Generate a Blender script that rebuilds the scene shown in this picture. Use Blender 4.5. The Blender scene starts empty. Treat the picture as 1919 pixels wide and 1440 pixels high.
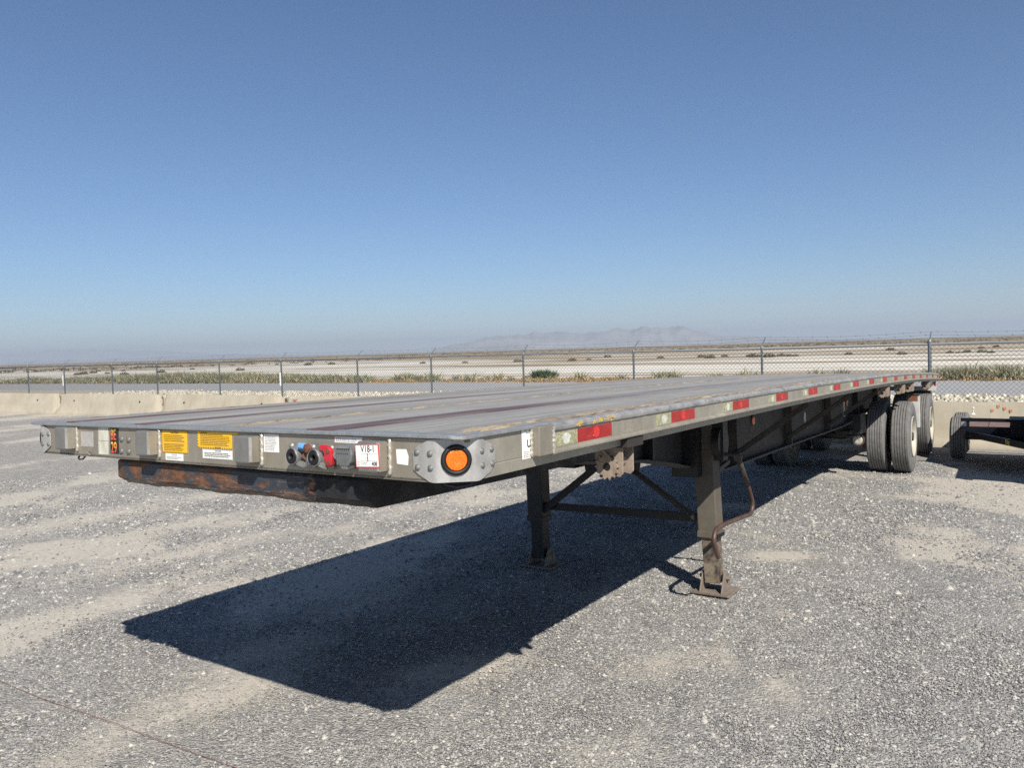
import bpy, math, random
import numpy as np
from mathutils import Matrix, Vector, Euler

DENOISE = False
random.seed(7); rng = np.random.default_rng(7)
S = bpy.context.scene
COL = S.collection

# ------------------------------------------------------------------ camera
PIT, ROL, CAMH = .0434, .0295, 1.8063
F = Vector((0, math.cos(PIT), -math.sin(PIT)))
U0 = Vector((0, math.sin(PIT), math.cos(PIT))); R0 = Vector((1, 0, 0))
RT = R0 * math.cos(ROL) - U0 * math.sin(ROL); UP = R0 * math.sin(ROL) + U0 * math.cos(ROL)
cd = bpy.data.cameras.new('camera'); cam = bpy.data.objects.new('camera', cd); COL.objects.link(cam)
cam.matrix_world = Matrix(((RT.x, UP.x, -F.x, 0), (RT.y, UP.y, -F.y, 0), (RT.z, UP.z, -F.z, CAMH), (0, 0, 0, 1)))
cd.sensor_width = 36; cd.lens = 1475.47 / 1919 * 36; cd.clip_start = .05; cd.clip_end = 90000
S.camera = cam

# ------------------------------------------------------------------ sky, sun, exposure
SAZ, SEL = -.2855, .7153
SUN = Vector((-math.sin(SAZ) * math.cos(SEL), -math.cos(SAZ) * math.cos(SEL), math.sin(SEL)))
wd = bpy.data.worlds.new('World'); S.world = wd; wd.use_nodes = True
nt = wd.node_tree; bg = nt.nodes['Background']
sky = nt.nodes.new('ShaderNodeTexSky'); sky.sky_type = 'NISHITA'; sky.sun_disc = False
sky.sun_elevation = SEL; sky.sun_rotation = math.atan2(SUN.x, SUN.y)
sky.altitude = 600; sky.air_density = 1.0; sky.dust_density = 0.1; sky.ozone_density = 7.5
nt.links.new(sky.outputs[0], bg.inputs[0]); bg.inputs[1].default_value = .066
sl = bpy.data.lights.new('sun', 'SUN'); sl.energy = 5.0; sl.angle = math.radians(.53); sl.color = (1, .95, .87)
so = bpy.data.objects.new('sun', sl); COL.objects.link(so); so.location = SUN * 50
so.rotation_euler = SUN.to_track_quat('Z', 'Y').to_euler()
S.view_settings.view_transform = 'Standard'; S.view_settings.look = 'None'
S.view_settings.exposure = 0.54; S.view_settings.gamma = 1; S.view_settings.use_curve_mapping = False
S.cycles.max_bounces = 6; S.cycles.volume_bounces = 1; S.cycles.diffuse_bounces = 3
S.cycles.use_denoising = DENOISE
try: S.cycles.denoiser = 'OPENIMAGEDENOISE'
except Exception: pass

# ------------------------------------------------------------------ materials
def new_mat(name):
    m = bpy.data.materials.new(name); m.use_nodes = True
    n = m.node_tree; b = n.nodes['Principled BSDF']
    return m, n, b
def lk(n, a, b): n.links.new(a, b)
def coords(n, scale=(1, 1, 1), which='Object'):
    tc = n.nodes.new('ShaderNodeTexCoord'); mp = n.nodes.new('ShaderNodeMapping')
    mp.inputs['Scale'].default_value = scale
    if which == 'World':
        g = n.nodes.new('ShaderNodeNewGeometry'); lk(n, g.outputs['Position'], mp.inputs[0])
    else: lk(n, tc.outputs[which], mp.inputs[0])
    return mp.outputs[0]
def noise(n, co, scale, det=6, rough=.6, dist=0):
    t = n.nodes.new('ShaderNodeTexNoise'); t.inputs['Scale'].default_value = scale
    t.inputs['Detail'].default_value = det; t.inputs['Roughness'].default_value = rough
    t.inputs['Distortion'].default_value = dist
    lk(n, co, t.inputs['Vector']); return t.outputs['Fac']
def ramp(n, f, stops):
    r = n.nodes.new('ShaderNodeValToRGB'); el = r.color_ramp.elements
    while len(el) < len(stops): el.new(.5)
    for e, (p, c) in zip(el, stops):
        e.position = p; e.color = (c, c, c, 1) if isinstance(c, (int, float)) else (*c, 1)
    lk(n, f, r.inputs[0]); return r.outputs[0]
def mix(n, f, a, b, mode='MIX'):
    m = n.nodes.new('ShaderNodeMix'); m.data_type = 'RGBA'; m.blend_type = mode
    for s, v in ((m.inputs[0], f), (m.inputs[6], a), (m.inputs[7], b)):
        if isinstance(v, (int, float)): s.default_value = v
        elif isinstance(v, tuple): s.default_value = (*v, 1)
        else: lk(n, v, s)
    return m.outputs[2]
def math_(n, op, a, b=0, c=None):
    m = n.nodes.new('ShaderNodeMath'); m.operation = op
    for i, v in enumerate((a, b) if c is None else (a, b, c)):
        if isinstance(v, (int, float)): m.inputs[i].default_value = v
        else: lk(n, v, m.inputs[i])
    return m.outputs[0]
def bump(n, b, h, strength=.3, dist=.01):
    k = n.nodes.new('ShaderNodeBump'); k.inputs['Strength'].default_value = strength
    k.inputs['Distance'].default_value = dist; lk(n, h, k.inputs['Height']); lk(n, k.outputs[0], b.inputs['Normal'])

def simple(name, col, rough=.6, metal=0., var=.15, scale=6, bmp=.1, spec=.5, dirt=None, dirtamt=.5, streak=(1, 1, 1)):
    """a base colour broken up by two scales of noise, with optional dirt in patches"""
    m, n, b = new_mat(name); co = coords(n, streak)
    f = noise(n, co, scale, 8, .65); g = noise(n, co, scale * 9, 4, .6)
    lo = tuple(c * (1 - var) for c in col); hi = tuple(min(c * (1 + var), 1) for c in col)
    c = mix(n, ramp(n, f, [(.3, 0.), (.7, 1.)]), lo, hi)
    c = mix(n, math_(n, 'MULTIPLY', g, var), c, tuple(min(x * 1.5, 1) for x in col))
    if dirt:
        d = noise(n, coords(n, (1.3, 1.3, .7)), scale * .6, 9, .72)
        c = mix(n, math_(n, 'MULTIPLY', ramp(n, d, [(.42, 0.), (.66, 1.)]), dirtamt), c, dirt)
    lk(n, c, b.inputs['Base Color'])
    b.inputs['Metallic'].default_value = metal; b.inputs['Specular IOR Level'].default_value = spec
    lk(n, ramp(n, f, [(.25, min(rough * .8, 1)), (.75, min(rough * 1.2, 1))]), b.inputs['Roughness'])
    if bmp: bump(n, b, g, bmp, .004)
    return m

M = {}
M['alu'] = simple('weathered_aluminium', (.315, .283, .228), .5, .45, .16, 5, .15, dirt=(.215, .19, .15), dirtamt=.6)
M['alu_grey'] = simple('grey_block_aluminium', (.205, .20, .185), .5, .35, .12, 20, .12, dirt=(.15, .14, .12), dirtamt=.5)
M['alu_bright'] = simple('clean_aluminium', (.44, .43, .41), .42, .4, .18, 16, .12, dirt=(.2, .19, .17), dirtamt=.55)
M['alu_lip'] = simple('worn_aluminium_lip', (.27, .28, .285), .45, .3, .25, 14, .5, dirt=(.2, .19, .17), dirtamt=.5, streak=(2, 8, 8))
M['alu_side'] = simple('side_rail_aluminium', (.34, .315, .26), .48, .4, .14, 7, .12, dirt=(.23, .21, .165), dirtamt=.6)
def scraped_mat():
    m, n, b = new_mat('scraped_rail_lip'); co = coords(n, (1, 1, 1)); f = noise(n, co, 9, 8, .7); g = noise(n, coords(n, (1, 2, 2)), 75, 6, .75, .8); h = noise(n, coords(n, (.4, 1, 1)), 30, 5, .6)
    c = mix(n, ramp(n, f, [(.35, 0.), (.65, 1.)]), (.19, .193, .193), (.35, .34, .32))
    c = mix(n, ramp(n, h, [(.55, 0.), (.7, .6)]), c, (.06, .06, .062))
    c = mix(n, ramp(n, g, [(.62, 0.), (.67, 1.)]), c, (.58, .57, .54))
    lk(n, c, b.inputs['Base Color']); b.inputs['Metallic'].default_value = .15; b.inputs['Roughness'].default_value = .5; bump(n, b, g, .5, .003); return m
M['lip_scraped'] = scraped_mat()
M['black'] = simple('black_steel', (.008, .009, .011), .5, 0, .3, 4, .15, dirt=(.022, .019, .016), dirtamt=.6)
M['black_gloss'] = simple('black_painted_steel', (.006, .007, .011), .3, 0, .2, 5, .03, dirt=(.014, .015, .017), dirtamt=.35, spec=.2)
M['dusty'] = simple('dusty_dark_steel', (.065, .055, .046), .75, 0, .25, 8, .2, dirt=(.03, .026, .023), dirtamt=.6)
M['winchsteel'] = simple('dusty_winch_steel', (.27, .215, .165), .75, 0, .2, 20, .2, dirt=(.12, .08, .06), dirtamt=.5)
M['footsteel'] = simple('dusty_foot_steel', (.19, .155, .125), .8, 0, .2, 20, .25, dirt=(.10, .07, .05), dirtamt=.5)
M['shade_steel'] = simple('shade_darkened_steel', (.022, .019, .017), .7, 0, .25, 8, .2, dirt=(.04, .03, .025), dirtamt=.4)  # steel colour darkened to carry the shade under the deck
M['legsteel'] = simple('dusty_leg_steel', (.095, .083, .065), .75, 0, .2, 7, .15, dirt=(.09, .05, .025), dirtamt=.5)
M['rimcream'] = simple('cream_wheel_paint', (.40, .375, .31), .5, 0, .12, 10, .05, dirt=(.3, .25, .18), dirtamt=.4)
M['rubber_black'] = simple('black_rubber', (.007, .007, .008), .55, 0, .1, 10, .03)
M['boltzinc'] = simple('dull_bolt_head', (.17, .168, .16), .55, .4, .2, 60, .2)
M['zinc'] = simple('zinc_casting', (.30, .30, .29), .45, .5, .15, 30, .2, dirt=(.2, .19, .17))
M['socket'] = simple('grey_socket_cover', (.16, .165, .165), .5, .3, .12, 30, .1)
M['redpaint'] = simple('red_anodised', (.50, .02, .035), .4, .1, .1, 40, .05)
M['bluepaint'] = simple('blue_cover', (.12, .30, .55), .5, 0, .15, 50, .05)
M['rustpart'] = simple('rusty_steel', (.16, .06, .03), .8, 0, .4, 14, .3, dirt=(.05, .03, .02))
M['crank'] = simple('dark_brown_steel', (.075, .042, .034), .5, .2, .3, 14, .15, dirt=(.16, .11, .08), dirtamt=.5)
M['weld'] = simple('weld_bead', (.62, .58, .50), .35, .7, .2, 60, .3)
M['wood_red'] = simple('red_hardwood', (.062, .036, .038), .6, 0, .35, 3, .25, dirt=(.15, .135, .13), dirtamt=.55, streak=(.6, 14, 14))
M['wood_tan'] = simple('splintered_tan_wood', (.29, .235, .165), .85, 0, .55, 3, .8, dirt=(.10, .085, .07), dirtamt=.8, streak=(1.2, 26, 26))
M['seam'] = simple('brown_seam_dirt', (.13, .095, .06), .95, 0, .5, 12, 0, dirt=(.04, .035, .03), dirtamt=.8)
M['wood_brown'] = simple('brown_deck_boards', (.16, .095, .078), .7, 0, .2, 5, .2, dirt=(.3, .24, .2), dirtamt=.4)
M['white_sticker'] = simple('white_sticker', (.78, .77, .73), .5, 0, .04, 12, 0, dirt=(.55, .53, .47), dirtamt=.25)
M['old_tape'] = simple('faded_tape', (.60, .60, .50), .5, 0, .08, 14, 0, dirt=(.25, .18, .12), dirtamt=.5)
M['patch'] = simple('worn_glue_patch', (.40, .38, .35), .6, .2, .15, 40, .1)
M['yellow_sticker'] = simple('yellow_sticker', (.80, .45, .012), .5, 0, .05, 20, 0, dirt=(.55, .36, .08), dirtamt=.25)
M['ink'] = simple('black_ink', (.02, .018, .018), .6, 0, 0, 5, 0)
M['ink_brown'] = simple('faded_ink', (.16, .09, .02), .6, 0, 0, 5, 0)
M['ink_grey'] = simple('grey_ink', (.25, .25, .25), .6, 0, 0, 5, 0)
M['redframe'] = simple('red_print', (.55, .07, .06), .5, 0, .03, 5, 0)
M['steel_galv'] = simple('galvanised_steel', (.15, .17, .185), .5, .35, .12, 3, 0)
M['wire'] = simple('fence_wire', (.075, .08, .085), .5, .3, .05, 2, 0)
M['deep_black'] = simple('deep_black_paint', (.0028, .003, .0045), .45, 0, .2, 5, .02, spec=.12)
M['white_plate'] = simple('pale_plate', (.50, .50, .47), .5, 0, .1, 10, .05, dirt=(.3, .28, .24))
M['string'] = simple('red_string', (.20, .06, .055), .7, 0, .2, 30, 0)
M['cord'] = simple('pale_cord', (.35, .35, .34), .7, 0, .1, 30, 0)
M['hook'] = simple('dark_hook', (.015, .012, .03), .5, 0, .1, 30, 0)
M['yellow_text'] = simple('yellow_letters', (.62, .52, .10), .5, 0, .05, 5, 0)
M['graffiti_red'] = simple('dark_red_paint', (.35, .03, .03), .7, 0, .1, 5, 0)
M['graffiti_orange'] = simple('rust_orange_paint', (.42, .15, .06), .8, 0, .3, 20, 0)
M['yellow_scuff'] = simple('yellow_scuff', (.60, .36, .03), .6, 0, .2, 60, 0)

def deck_mat():
    m, n, b = new_mat('deck_aluminium'); co = coords(n, (.35, 9, 9))
    f = noise(n, co, 3, 8, .7); g = noise(n, coords(n, (1.5, 60, 1)), 2.2, 5, .7)
    d = noise(n, coords(n), 1.1, 8, .7); k = noise(n, coords(n, (1, 1, 1)), 60, 3, .6)
    c = mix(n, ramp(n, f, [(.3, 0.), (.7, 1.)]), (.175, .170, .163), (.285, .277, .264))
    c = mix(n, math_(n, 'MULTIPLY', ramp(n, g, [(.5, 0.), (.72, 1.)]), .5), c, (.095, .088, .08))
    c = mix(n, math_(n, 'MULTIPLY', ramp(n, d, [(.45, 0.), (.7, 1.)]), .55), c, (.31, .29, .255))
    c = mix(n, math_(n, 'MULTIPLY', k, .2), c, (.36, .35, .34))
    oi = n.nodes.new('ShaderNodeObjectInfo'); rv = math_(n, 'ADD', math_(n, 'MULTIPLY', oi.outputs['Random'], .26), .84)
    sc = noise(n, coords(n, (1.2, 30, 1)), 5, 6, .75, .5)
    c = mix(n, ramp(n, sc, [(.66, 0.), (.72, .55)]), c, (.08, .07, .06)); c = mix(n, ramp(n, sc, [(.27, .5), (.32, 0.)]), c, (.42, .40, .37))
    cb = n.nodes.new('ShaderNodeCombineColor'); [lk(n, rv, cb.inputs[q]) for q in range(3)]
    c = mix(n, 1., c, cb.outputs[0], 'MULTIPLY')
    lk(n, c, b.inputs['Base Color']); b.inputs['Specular IOR Level'].default_value = .3
    lk(n, ramp(n, f, [(.3, .6), (.7, .8)]), b.inputs['Roughness']); bump(n, b, g, .25, .003)
    return m
M['deck'] = deck_mat()

def hardwood_mat():
    # reddish boards that have bleached to grey away from the nose
    m, n, b = new_mat('bleached_red_hardwood'); co = coords(n, (.6, 14, 14)); sp = n.nodes.new('ShaderNodeSeparateXYZ'); lk(n, coords(n), sp.inputs[0])
    f = noise(n, co, 3, 8, .7); g = noise(n, coords(n, (.5, 4, 1)), 1.3, 7, .7)
    c = mix(n, ramp(n, f, [(.3, 0.), (.7, 1.)]), (.080, .048, .050), (.135, .092, .09))
    t = math_(n, 'ADD', math_(n, 'MULTIPLY', sp.outputs[0], .16), math_(n, 'MULTIPLY', math_(n, 'SUBTRACT', g, .5), 2.2))
    gr = mix(n, ramp(n, f, [(.3, 0.), (.7, 1.)]), (.17, .162, .155), (.26, .25, .24))
    c = mix(n, ramp(n, t, [(.1, 0.), (.6, .9)]), c, gr)
    lk(n, c, b.inputs['Base Color']); b.inputs['Roughness'].default_value = .65; bump(n, b, f, .4, .003); return m
M['wood_red'] = hardwood_mat()

def rust_mat():
    m, n, b = new_mat('rusty_coupler_steel'); co = coords(n, (1, .7, 1.5))
    f = noise(n, co, 6.5, 9, .68, .9); g = noise(n, co, 22, 8, .7, .6); k = noise(n, coords(n, (1, .45, 5)), 9, 6, .7)
    rust = mix(n, ramp(n, g, [(.35, 0.), (.62, 1.)]), (.042, .025, .018), (.175, .074, .034))
    c = mix(n, ramp(n, f, [(.47, 0.), (.53, 1.)]), rust, (.030, .038, .050))
    c = mix(n, math_(n, 'MULTIPLY', ramp(n, k, [(.6, 0.), (.68, 1.)]), .8), c, (.30, .25, .20))
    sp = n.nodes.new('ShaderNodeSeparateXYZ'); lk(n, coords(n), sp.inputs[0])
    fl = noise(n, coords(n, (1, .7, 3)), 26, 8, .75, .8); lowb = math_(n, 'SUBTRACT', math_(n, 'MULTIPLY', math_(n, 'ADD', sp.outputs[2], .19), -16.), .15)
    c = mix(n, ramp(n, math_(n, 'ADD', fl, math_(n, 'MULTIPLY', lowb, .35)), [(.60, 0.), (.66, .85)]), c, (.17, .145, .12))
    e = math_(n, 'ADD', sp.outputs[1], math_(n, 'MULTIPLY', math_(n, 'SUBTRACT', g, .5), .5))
    c = mix(n, ramp(n, e, [(.66, 1.), (.70, 0.)]), c, (.010, .010, .012))  # right end blackened, standing in for the shade under the nose
    lk(n, c, b.inputs['Base Color']); lk(n, ramp(n, f, [(.4, .85), (.6, .5)]), b.inputs['Roughness'])
    bump(n, b, g, .7, .01); return m
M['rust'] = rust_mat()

def beam_mat():
    m, n, b = new_mat('dusty_black_beam'); co = coords(n, (1, 1, .25))
    f = noise(n, co, 7, 8, .65); d = noise(n, coords(n), 3, 8, .7)
    c = mix(n, ramp(n, f, [(.45, 0.), (.75, 1.)]), (.012, .012, .013), (.034, .028, .023))
    c = mix(n, math_(n, 'MULTIPLY', ramp(n, d, [(.5, 0.), (.7, 1.)]), .6), c, (.024, .023, .023))
    lk(n, c, b.inputs['Base Color']); b.inputs['Roughness'].default_value = .6; bump(n, b, f, .1, .003); return m
M['beam'] = beam_mat()

def innerleg_mat():
    m, n, b = new_mat('greasy_inner_leg'); co = coords(n)
    f = noise(n, co, 9, 8, .65, .5); g = noise(n, co, 30, 6, .7)
    c = mix(n, ramp(n, f, [(.40, 0.), (.56, 1.)]), (.035, .03, .025), (.19, .155, .11))
    c = mix(n, ramp(n, g, [(.55, 0.), (.68, .8)]), c, (.22, .10, .03))
    lk(n, c, b.inputs['Base Color']); b.inputs['Roughness'].default_value = .65; bump(n, b, g, .2, .004); return m
M['innerleg'] = innerleg_mat()

def tread_mat():
    m, n, b = new_mat('dusty_tyre_rubber'); co = coords(n)
    f = noise(n, co, 14, 6, .6); g = noise(n, co, 90, 4, .7)
    c = mix(n, ramp(n, f, [(.3, 0.), (.7, 1.)]), (.10, .097, .093), (.165, .16, .154))
    c = mix(n, math_(n, 'MULTIPLY', ramp(n, g, [(.55, 0.), (.65, 1.)]), .4), c, (.34, .33, .31))
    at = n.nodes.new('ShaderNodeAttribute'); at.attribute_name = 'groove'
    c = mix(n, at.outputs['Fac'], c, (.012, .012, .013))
    lk(n, c, b.inputs['Base Color']); b.inputs['Roughness'].default_value = .85; bump(n, b, g, .5, .004); return m
M['tyre'] = tread_mat()

def amber_mat():
    m, n, b = new_mat('amber_lens'); co = coords(n)
    g = noise(n, coords(n, (1, 1, 1)), 240, 3, .6); h = noise(n, coords(n, (40, 40, 400)), 1.3, 4, .6)
    lk(n, mix(n, ramp(n, g, [(.35, 0.), (.65, 1.)]), (.50, .075, .001), (.88, .20, .004)), b.inputs['Base Color']); b.inputs['Roughness'].default_value = .16
    b.inputs['Coat Weight'].default_value = .7; b.inputs['Coat Roughness'].default_value = .04
    bump(n, b, g, .6, .002); return m
M['amber'] = amber_mat()

def badge_mat():
    # printed number decal: letters fade from yellow at the top of each row to red at its foot
    m, n, b = new_mat('number_gradient'); tc = n.nodes.new('ShaderNodeTexCoord'); sp = n.nodes.new('ShaderNodeSeparateXYZ')
    lk(n, tc.outputs['Object'], sp.inputs[0])
    # rows at w .. two rows of .052
    t = math_(n, 'MULTIPLY', math_(n, 'ADD', sp.outputs[2], .1075), 1 / .0535); t = math_(n, 'FRACT', t)
    lk(n, ramp(n, t, [(.05, (.75, .06, .03)), (.5, (.85, .22, .07)), (.85, (.9, .62, .03))]), b.inputs['Base Color'])
    b.inputs['Roughness'].default_value = .45; return m
M['badge'] = badge_mat()

def red_tape():
    m, n, b = new_mat('red_reflector'); co = coords(n)
    f = noise(n, co, 22, 6, .6); g = noise(n, coords(n, (1, 1, 1.6)), 60, 5, .7)
    c = mix(n, ramp(n, f, [(.3, 0.), (.7, 1.)]), (.24, .008, .009), (.36, .013, .011))
    c = mix(n, ramp(n, g, [(.66, 0.), (.69, 1.)]), c, (.45, .42, .38))
    lk(n, c, b.inputs['Base Color']); b.inputs['Roughness'].default_value = .35; return m
M['redtape'] = red_tape()
def olive_tape():
    m, n, b = new_mat('dirty_white_reflector'); co = coords(n)
    f = noise(n, co, 60, 8, .7, 1.)
    lk(n, mix(n, ramp(n, f, [(.4, 0.), (.6, 1.)]), (.21, .205, .115), (.38, .37, .24)), b.inputs['Base Color'])
    b.inputs['Roughness'].default_value = .5; return m
M['olivetape'] = olive_tape()
M['emblem_white'] = simple('pale_emblem', (.52, .53, .48), .4, 0, .3, 60, 0, dirt=(.3, .29, .2), dirtamt=.7)
M['emblem_red'] = simple('bright_red_emblem', (.52, .02, .02), .35, 0, .2, 90, 0)

def concrete_mat():
    m, n, b = new_mat('barrier_concrete'); co = coords(n, (1, 1, 1), 'World')
    f = noise(n, co, 1.3, 8, .6); g = noise(n, coords(n, (6, 6, .7), 'World'), 1.2, 7, .65); k = noise(n, co, 40, 4, .7)
    h = noise(n, coords(n, (1, 1, 2), 'World'), 5, 8, .7)
    c = mix(n, ramp(n, f, [(.3, 0.), (.7, 1.)]), (.33, .29, .215), (.43, .385, .30))
    c = mix(n, math_(n, 'MULTIPLY', ramp(n, g, [(.5, 0.), (.8, 1.)]), .45), c, (.22, .195, .15))
    c = mix(n, math_(n, 'MULTIPLY', ramp(n, h, [(.62, 0.), (.68, 1.)]), .5), c, (.55, .51, .42))
    c = mix(n, math_(n, 'MULTIPLY', ramp(n, k, [(.6, 0.), (.75, 1.)]), .3), c, (.15, .13, .1))
    lk(n, c, b.inputs['Base Color']); b.inputs['Roughness'].default_value = .9; bump(n, b, k, .35, .01); return m
M['concrete'] = concrete_mat()

# ------------------------------------------------------------------ mesh helpers
L = 14.75
def camb(u):
    s = min(max(u / L, 0), 1); return .0693 * 4 * s * (1 - s) - .0081 * 8 * s * (1 - s) * (1 - 2 * s)

class MB:
    def __init__(s): s.v = []; s.f = []
    def box(s, a0, a1, b0, b1, c0, c1, n=1):
        base = len(s.v)
        for i in range(n + 1):
            x = a0 + (a1 - a0) * i / n
            s.v += [(x, b0, c0), (x, b1, c0), (x, b1, c1), (x, b0, c1)]
        for i in range(n):
            o = base + 4 * i
            for j in range(4): s.f.append((o + j, o + (j + 1) % 4, o + 4 + (j + 1) % 4, o + 4 + j))
        s.f.append((base + 3, base + 2, base + 1, base)); o = base + 4 * n; s.f.append((o, o + 1, o + 2, o + 3)); return s
    def extrude_u(s, prof, u0, u1, n=1):
        """closed profile of (v, w) points swept along u"""
        base = len(s.v); k = len(prof)
        for i in range(n + 1):
            x = u0 + (u1 - u0) * i / n
            s.v += [(x, p[0], p[1]) for p in prof]
        for i in range(n):
            o = base + k * i
            for j in range(k): s.f.append((o + j, o + (j + 1) % k, o + k + (j + 1) % k, o + k + j))
        s.f.append(tuple(range(base + k - 1, base - 1, -1))); o = base + k * n; s.f.append(tuple(range(o, o + k))); return s
    def prism(s, poly, d):
        """closed 3-D polygon pushed along vector d"""
        base = len(s.v); k = len(poly); s.v += [tuple(p) for p in poly]
        s.v += [(p[0] + d[0], p[1] + d[1], p[2] + d[2]) for p in poly]
        for j in range(k): s.f.append((base + j, base + (j + 1) % k, base + k + (j + 1) % k, base + k + j))
        s.f.append(tuple(range(base + k - 1, base - 1, -1))); s.f.append(tuple(range(base + k, base + 2 * k))); return s
    def tube(s, path, r, seg=10, close=False, radii=None):
        P = [Vector(p) for p in path]; base = len(s.v); n = len(P); up = None
        for i, p in enumerate(P):
            t = (P[min(i + 1, n - 1)] - P[max(i - 1, 0)]).normalized()
            if up is None: up = t.orthogonal().normalized()
            up = (up - t * up.dot(t)).normalized(); sd = t.cross(up); rr = radii[i] if radii else r
            for j in range(seg):
                a = 2 * math.pi * j / seg; q = p + up * (math.cos(a) * rr) + sd * (math.sin(a) * rr); s.v.append(tuple(q))
        for i in range(n - 1):
            for j in range(seg):
                a = base + i * seg + j; b = base + i * seg + (j + 1) % seg; s.f.append((a, b, b + seg, a + seg))
        s.f.append(tuple(range(base + seg - 1, base - 1, -1))); o = base + (n - 1) * seg; s.f.append(tuple(range(o, o + seg))); return s
    def bar(s, p, q, w, h, up=(0, 0, 1)):
        """rectangular bar from p to q, w wide (across), h deep (along up)"""
        p = Vector(p); q = Vector(q); t = (q - p).normalized(); u = Vector(up); u = (u - t * u.dot(t)).normalized(); c = t.cross(u)
        poly = [p + c * (a * w / 2) + u * (b * h / 2) for a, b in ((-1, -1), (1, -1), (1, 1), (-1, 1))]
        return s.prism(poly, q - p)
    def revolve(s, prof, axis_o, axis, seg=32, close=False):
        """profile of (along axis, radius)"""
        a = Vector(axis).normalized(); x = a.orthogonal().normalized(); y = a.cross(x); o = Vector(axis_o); base = len(s.v); k = len(prof)
        for i in range(seg):
            t = 2 * math.pi * i / seg; d = x * math.cos(t) + y * math.sin(t)
            s.v += [tuple(o + a * h + d * r) for h, r in prof]
        for i in range(seg):
            for j in range(k - 1 if not close else k):
                A = base + i * k + j; B = base + i * k + (j + 1) % k; c = base + ((i + 1) % seg) * k
                s.f.append((A, B, c + (j + 1) % k, c + j))
        return s
    def cyl(s, o, axis, r, h, seg=20, r2=None):
        return s.revolve([(0, 0.0001), (0, r), (h, r if r2 is None else r2), (h, 0.0001)], o, axis, seg)
    def build(s, name, mat, parent=None, cam=False, bevel=0, smooth=False, autosm=False):
        me = bpy.data.meshes.new(name)
        vs = [(a, b, c + camb(a)) for a, b, c in s.v] if cam else s.v
        me.from_pydata(vs, [], s.f); me.update()
        import bmesh
        bm = bmesh.new(); bm.from_mesh(me); bmesh.ops.recalc_face_normals(bm, faces=bm.faces); bm.to_mesh(me); bm.free()
        me.materials.append(mat)
        o = bpy.data.objects.new(name, me); COL.objects.link(o)
        if parent: o.parent = parent
        if smooth:
            for p in me.polygons: p.use_smooth = True
        if autosm:
            for p in me.polygons: p.use_smooth = True
            try: me.set_sharp_from_angle(angle=math.radians(35))
            except Exception: pass
        if bevel:
            bv = o.modifiers.new('bevel', 'BEVEL'); bv.width = bevel; bv.segments = 2; bv.limit_method = 'ANGLE'
        return o

def tag(o, label=None, cat=None, group=None, kind=None):
    for k, v in (('label', label), ('category', cat), ('group', group), ('kind', kind)):
        if v: o[k] = v
    return o
def empty(name, mw):
    o = bpy.data.objects.new(name, None); COL.objects.link(o); o.matrix_world = mw; o.empty_display_size = .2; return o
def dup(o, parent=None, off=None):
    c = o.copy(); COL.objects.link(c)
    if parent: c.parent = parent
    if off: c.location = Vector(o.location) + Vector(off)
    for ch in [x for x in bpy.data.objects if x.parent == o]: dup(ch, c)
    return c
def fast_mesh(name, verts, faces_n, idx, mat, col=None):
    """big mesh from numpy arrays; faces_n corners per face"""
    me = bpy.data.meshes.new(name); nv = len(verts); nf = len(idx) // faces_n
    me.vertices.add(nv); me.vertices.foreach_set('co', np.asarray(verts, np.float32).ravel())
    me.loops.add(nf * faces_n); me.loops.foreach_set('vertex_index', np.asarray(idx, np.int32).ravel())
    me.polygons.add(nf); me.polygons.foreach_set('loop_start', np.arange(0, nf * faces_n, faces_n, dtype=np.int32))
    me.polygons.foreach_set('loop_total', np.full(nf, faces_n, np.int32)); me.update(calc_edges=True)
    if col is not None:
        a = me.attributes.new('tint', 'FLOAT_COLOR', 'POINT')
        c = np.ones((nv, 4), np.float32); c[:, :3] = col; a.data.foreach_set('color', c.ravel())
    me.materials.append(mat); o = bpy.data.objects.new(name, me); COL.objects.link(o); return o
_dg = None
def text(name, body, size, mat, parent, mw, sx=1., align='LEFT', depth=0., bold=0.):
    cu = bpy.data.curves.new(name, 'FONT'); cu.body = body; cu.size = size; cu.align_x = align; cu.extrude = depth; cu.offset = bold
    cu.resolution_u = 4
    t = bpy.data.objects.new('t', cu); COL.objects.link(t)
    bpy.context.view_layer.update(); dg = bpy.context.evaluated_depsgraph_get()
    me = bpy.data.meshes.new_from_object(t.evaluated_get(dg)); bpy.data.objects.remove(t); bpy.data.curves.remove(cu)
    me.transform(mw @ Matrix.Scale(sx, 4, (1, 0, 0))); me.materials.clear(); me.materials.append(mat)
    o = bpy.data.objects.new(name, me); COL.objects.link(o); o.parent = parent; return o
def tint_mat(name, rough=.9, vary=.0):
    m, n, b = new_mat(name); a = n.nodes.new('ShaderNodeAttribute'); a.attribute_name = 'tint'
    lk(n, a.outputs['Color'], b.inputs['Base Color']); b.inputs['Roughness'].default_value = rough; b.inputs['Specular IOR Level'].default_value = .25
    return m

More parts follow.
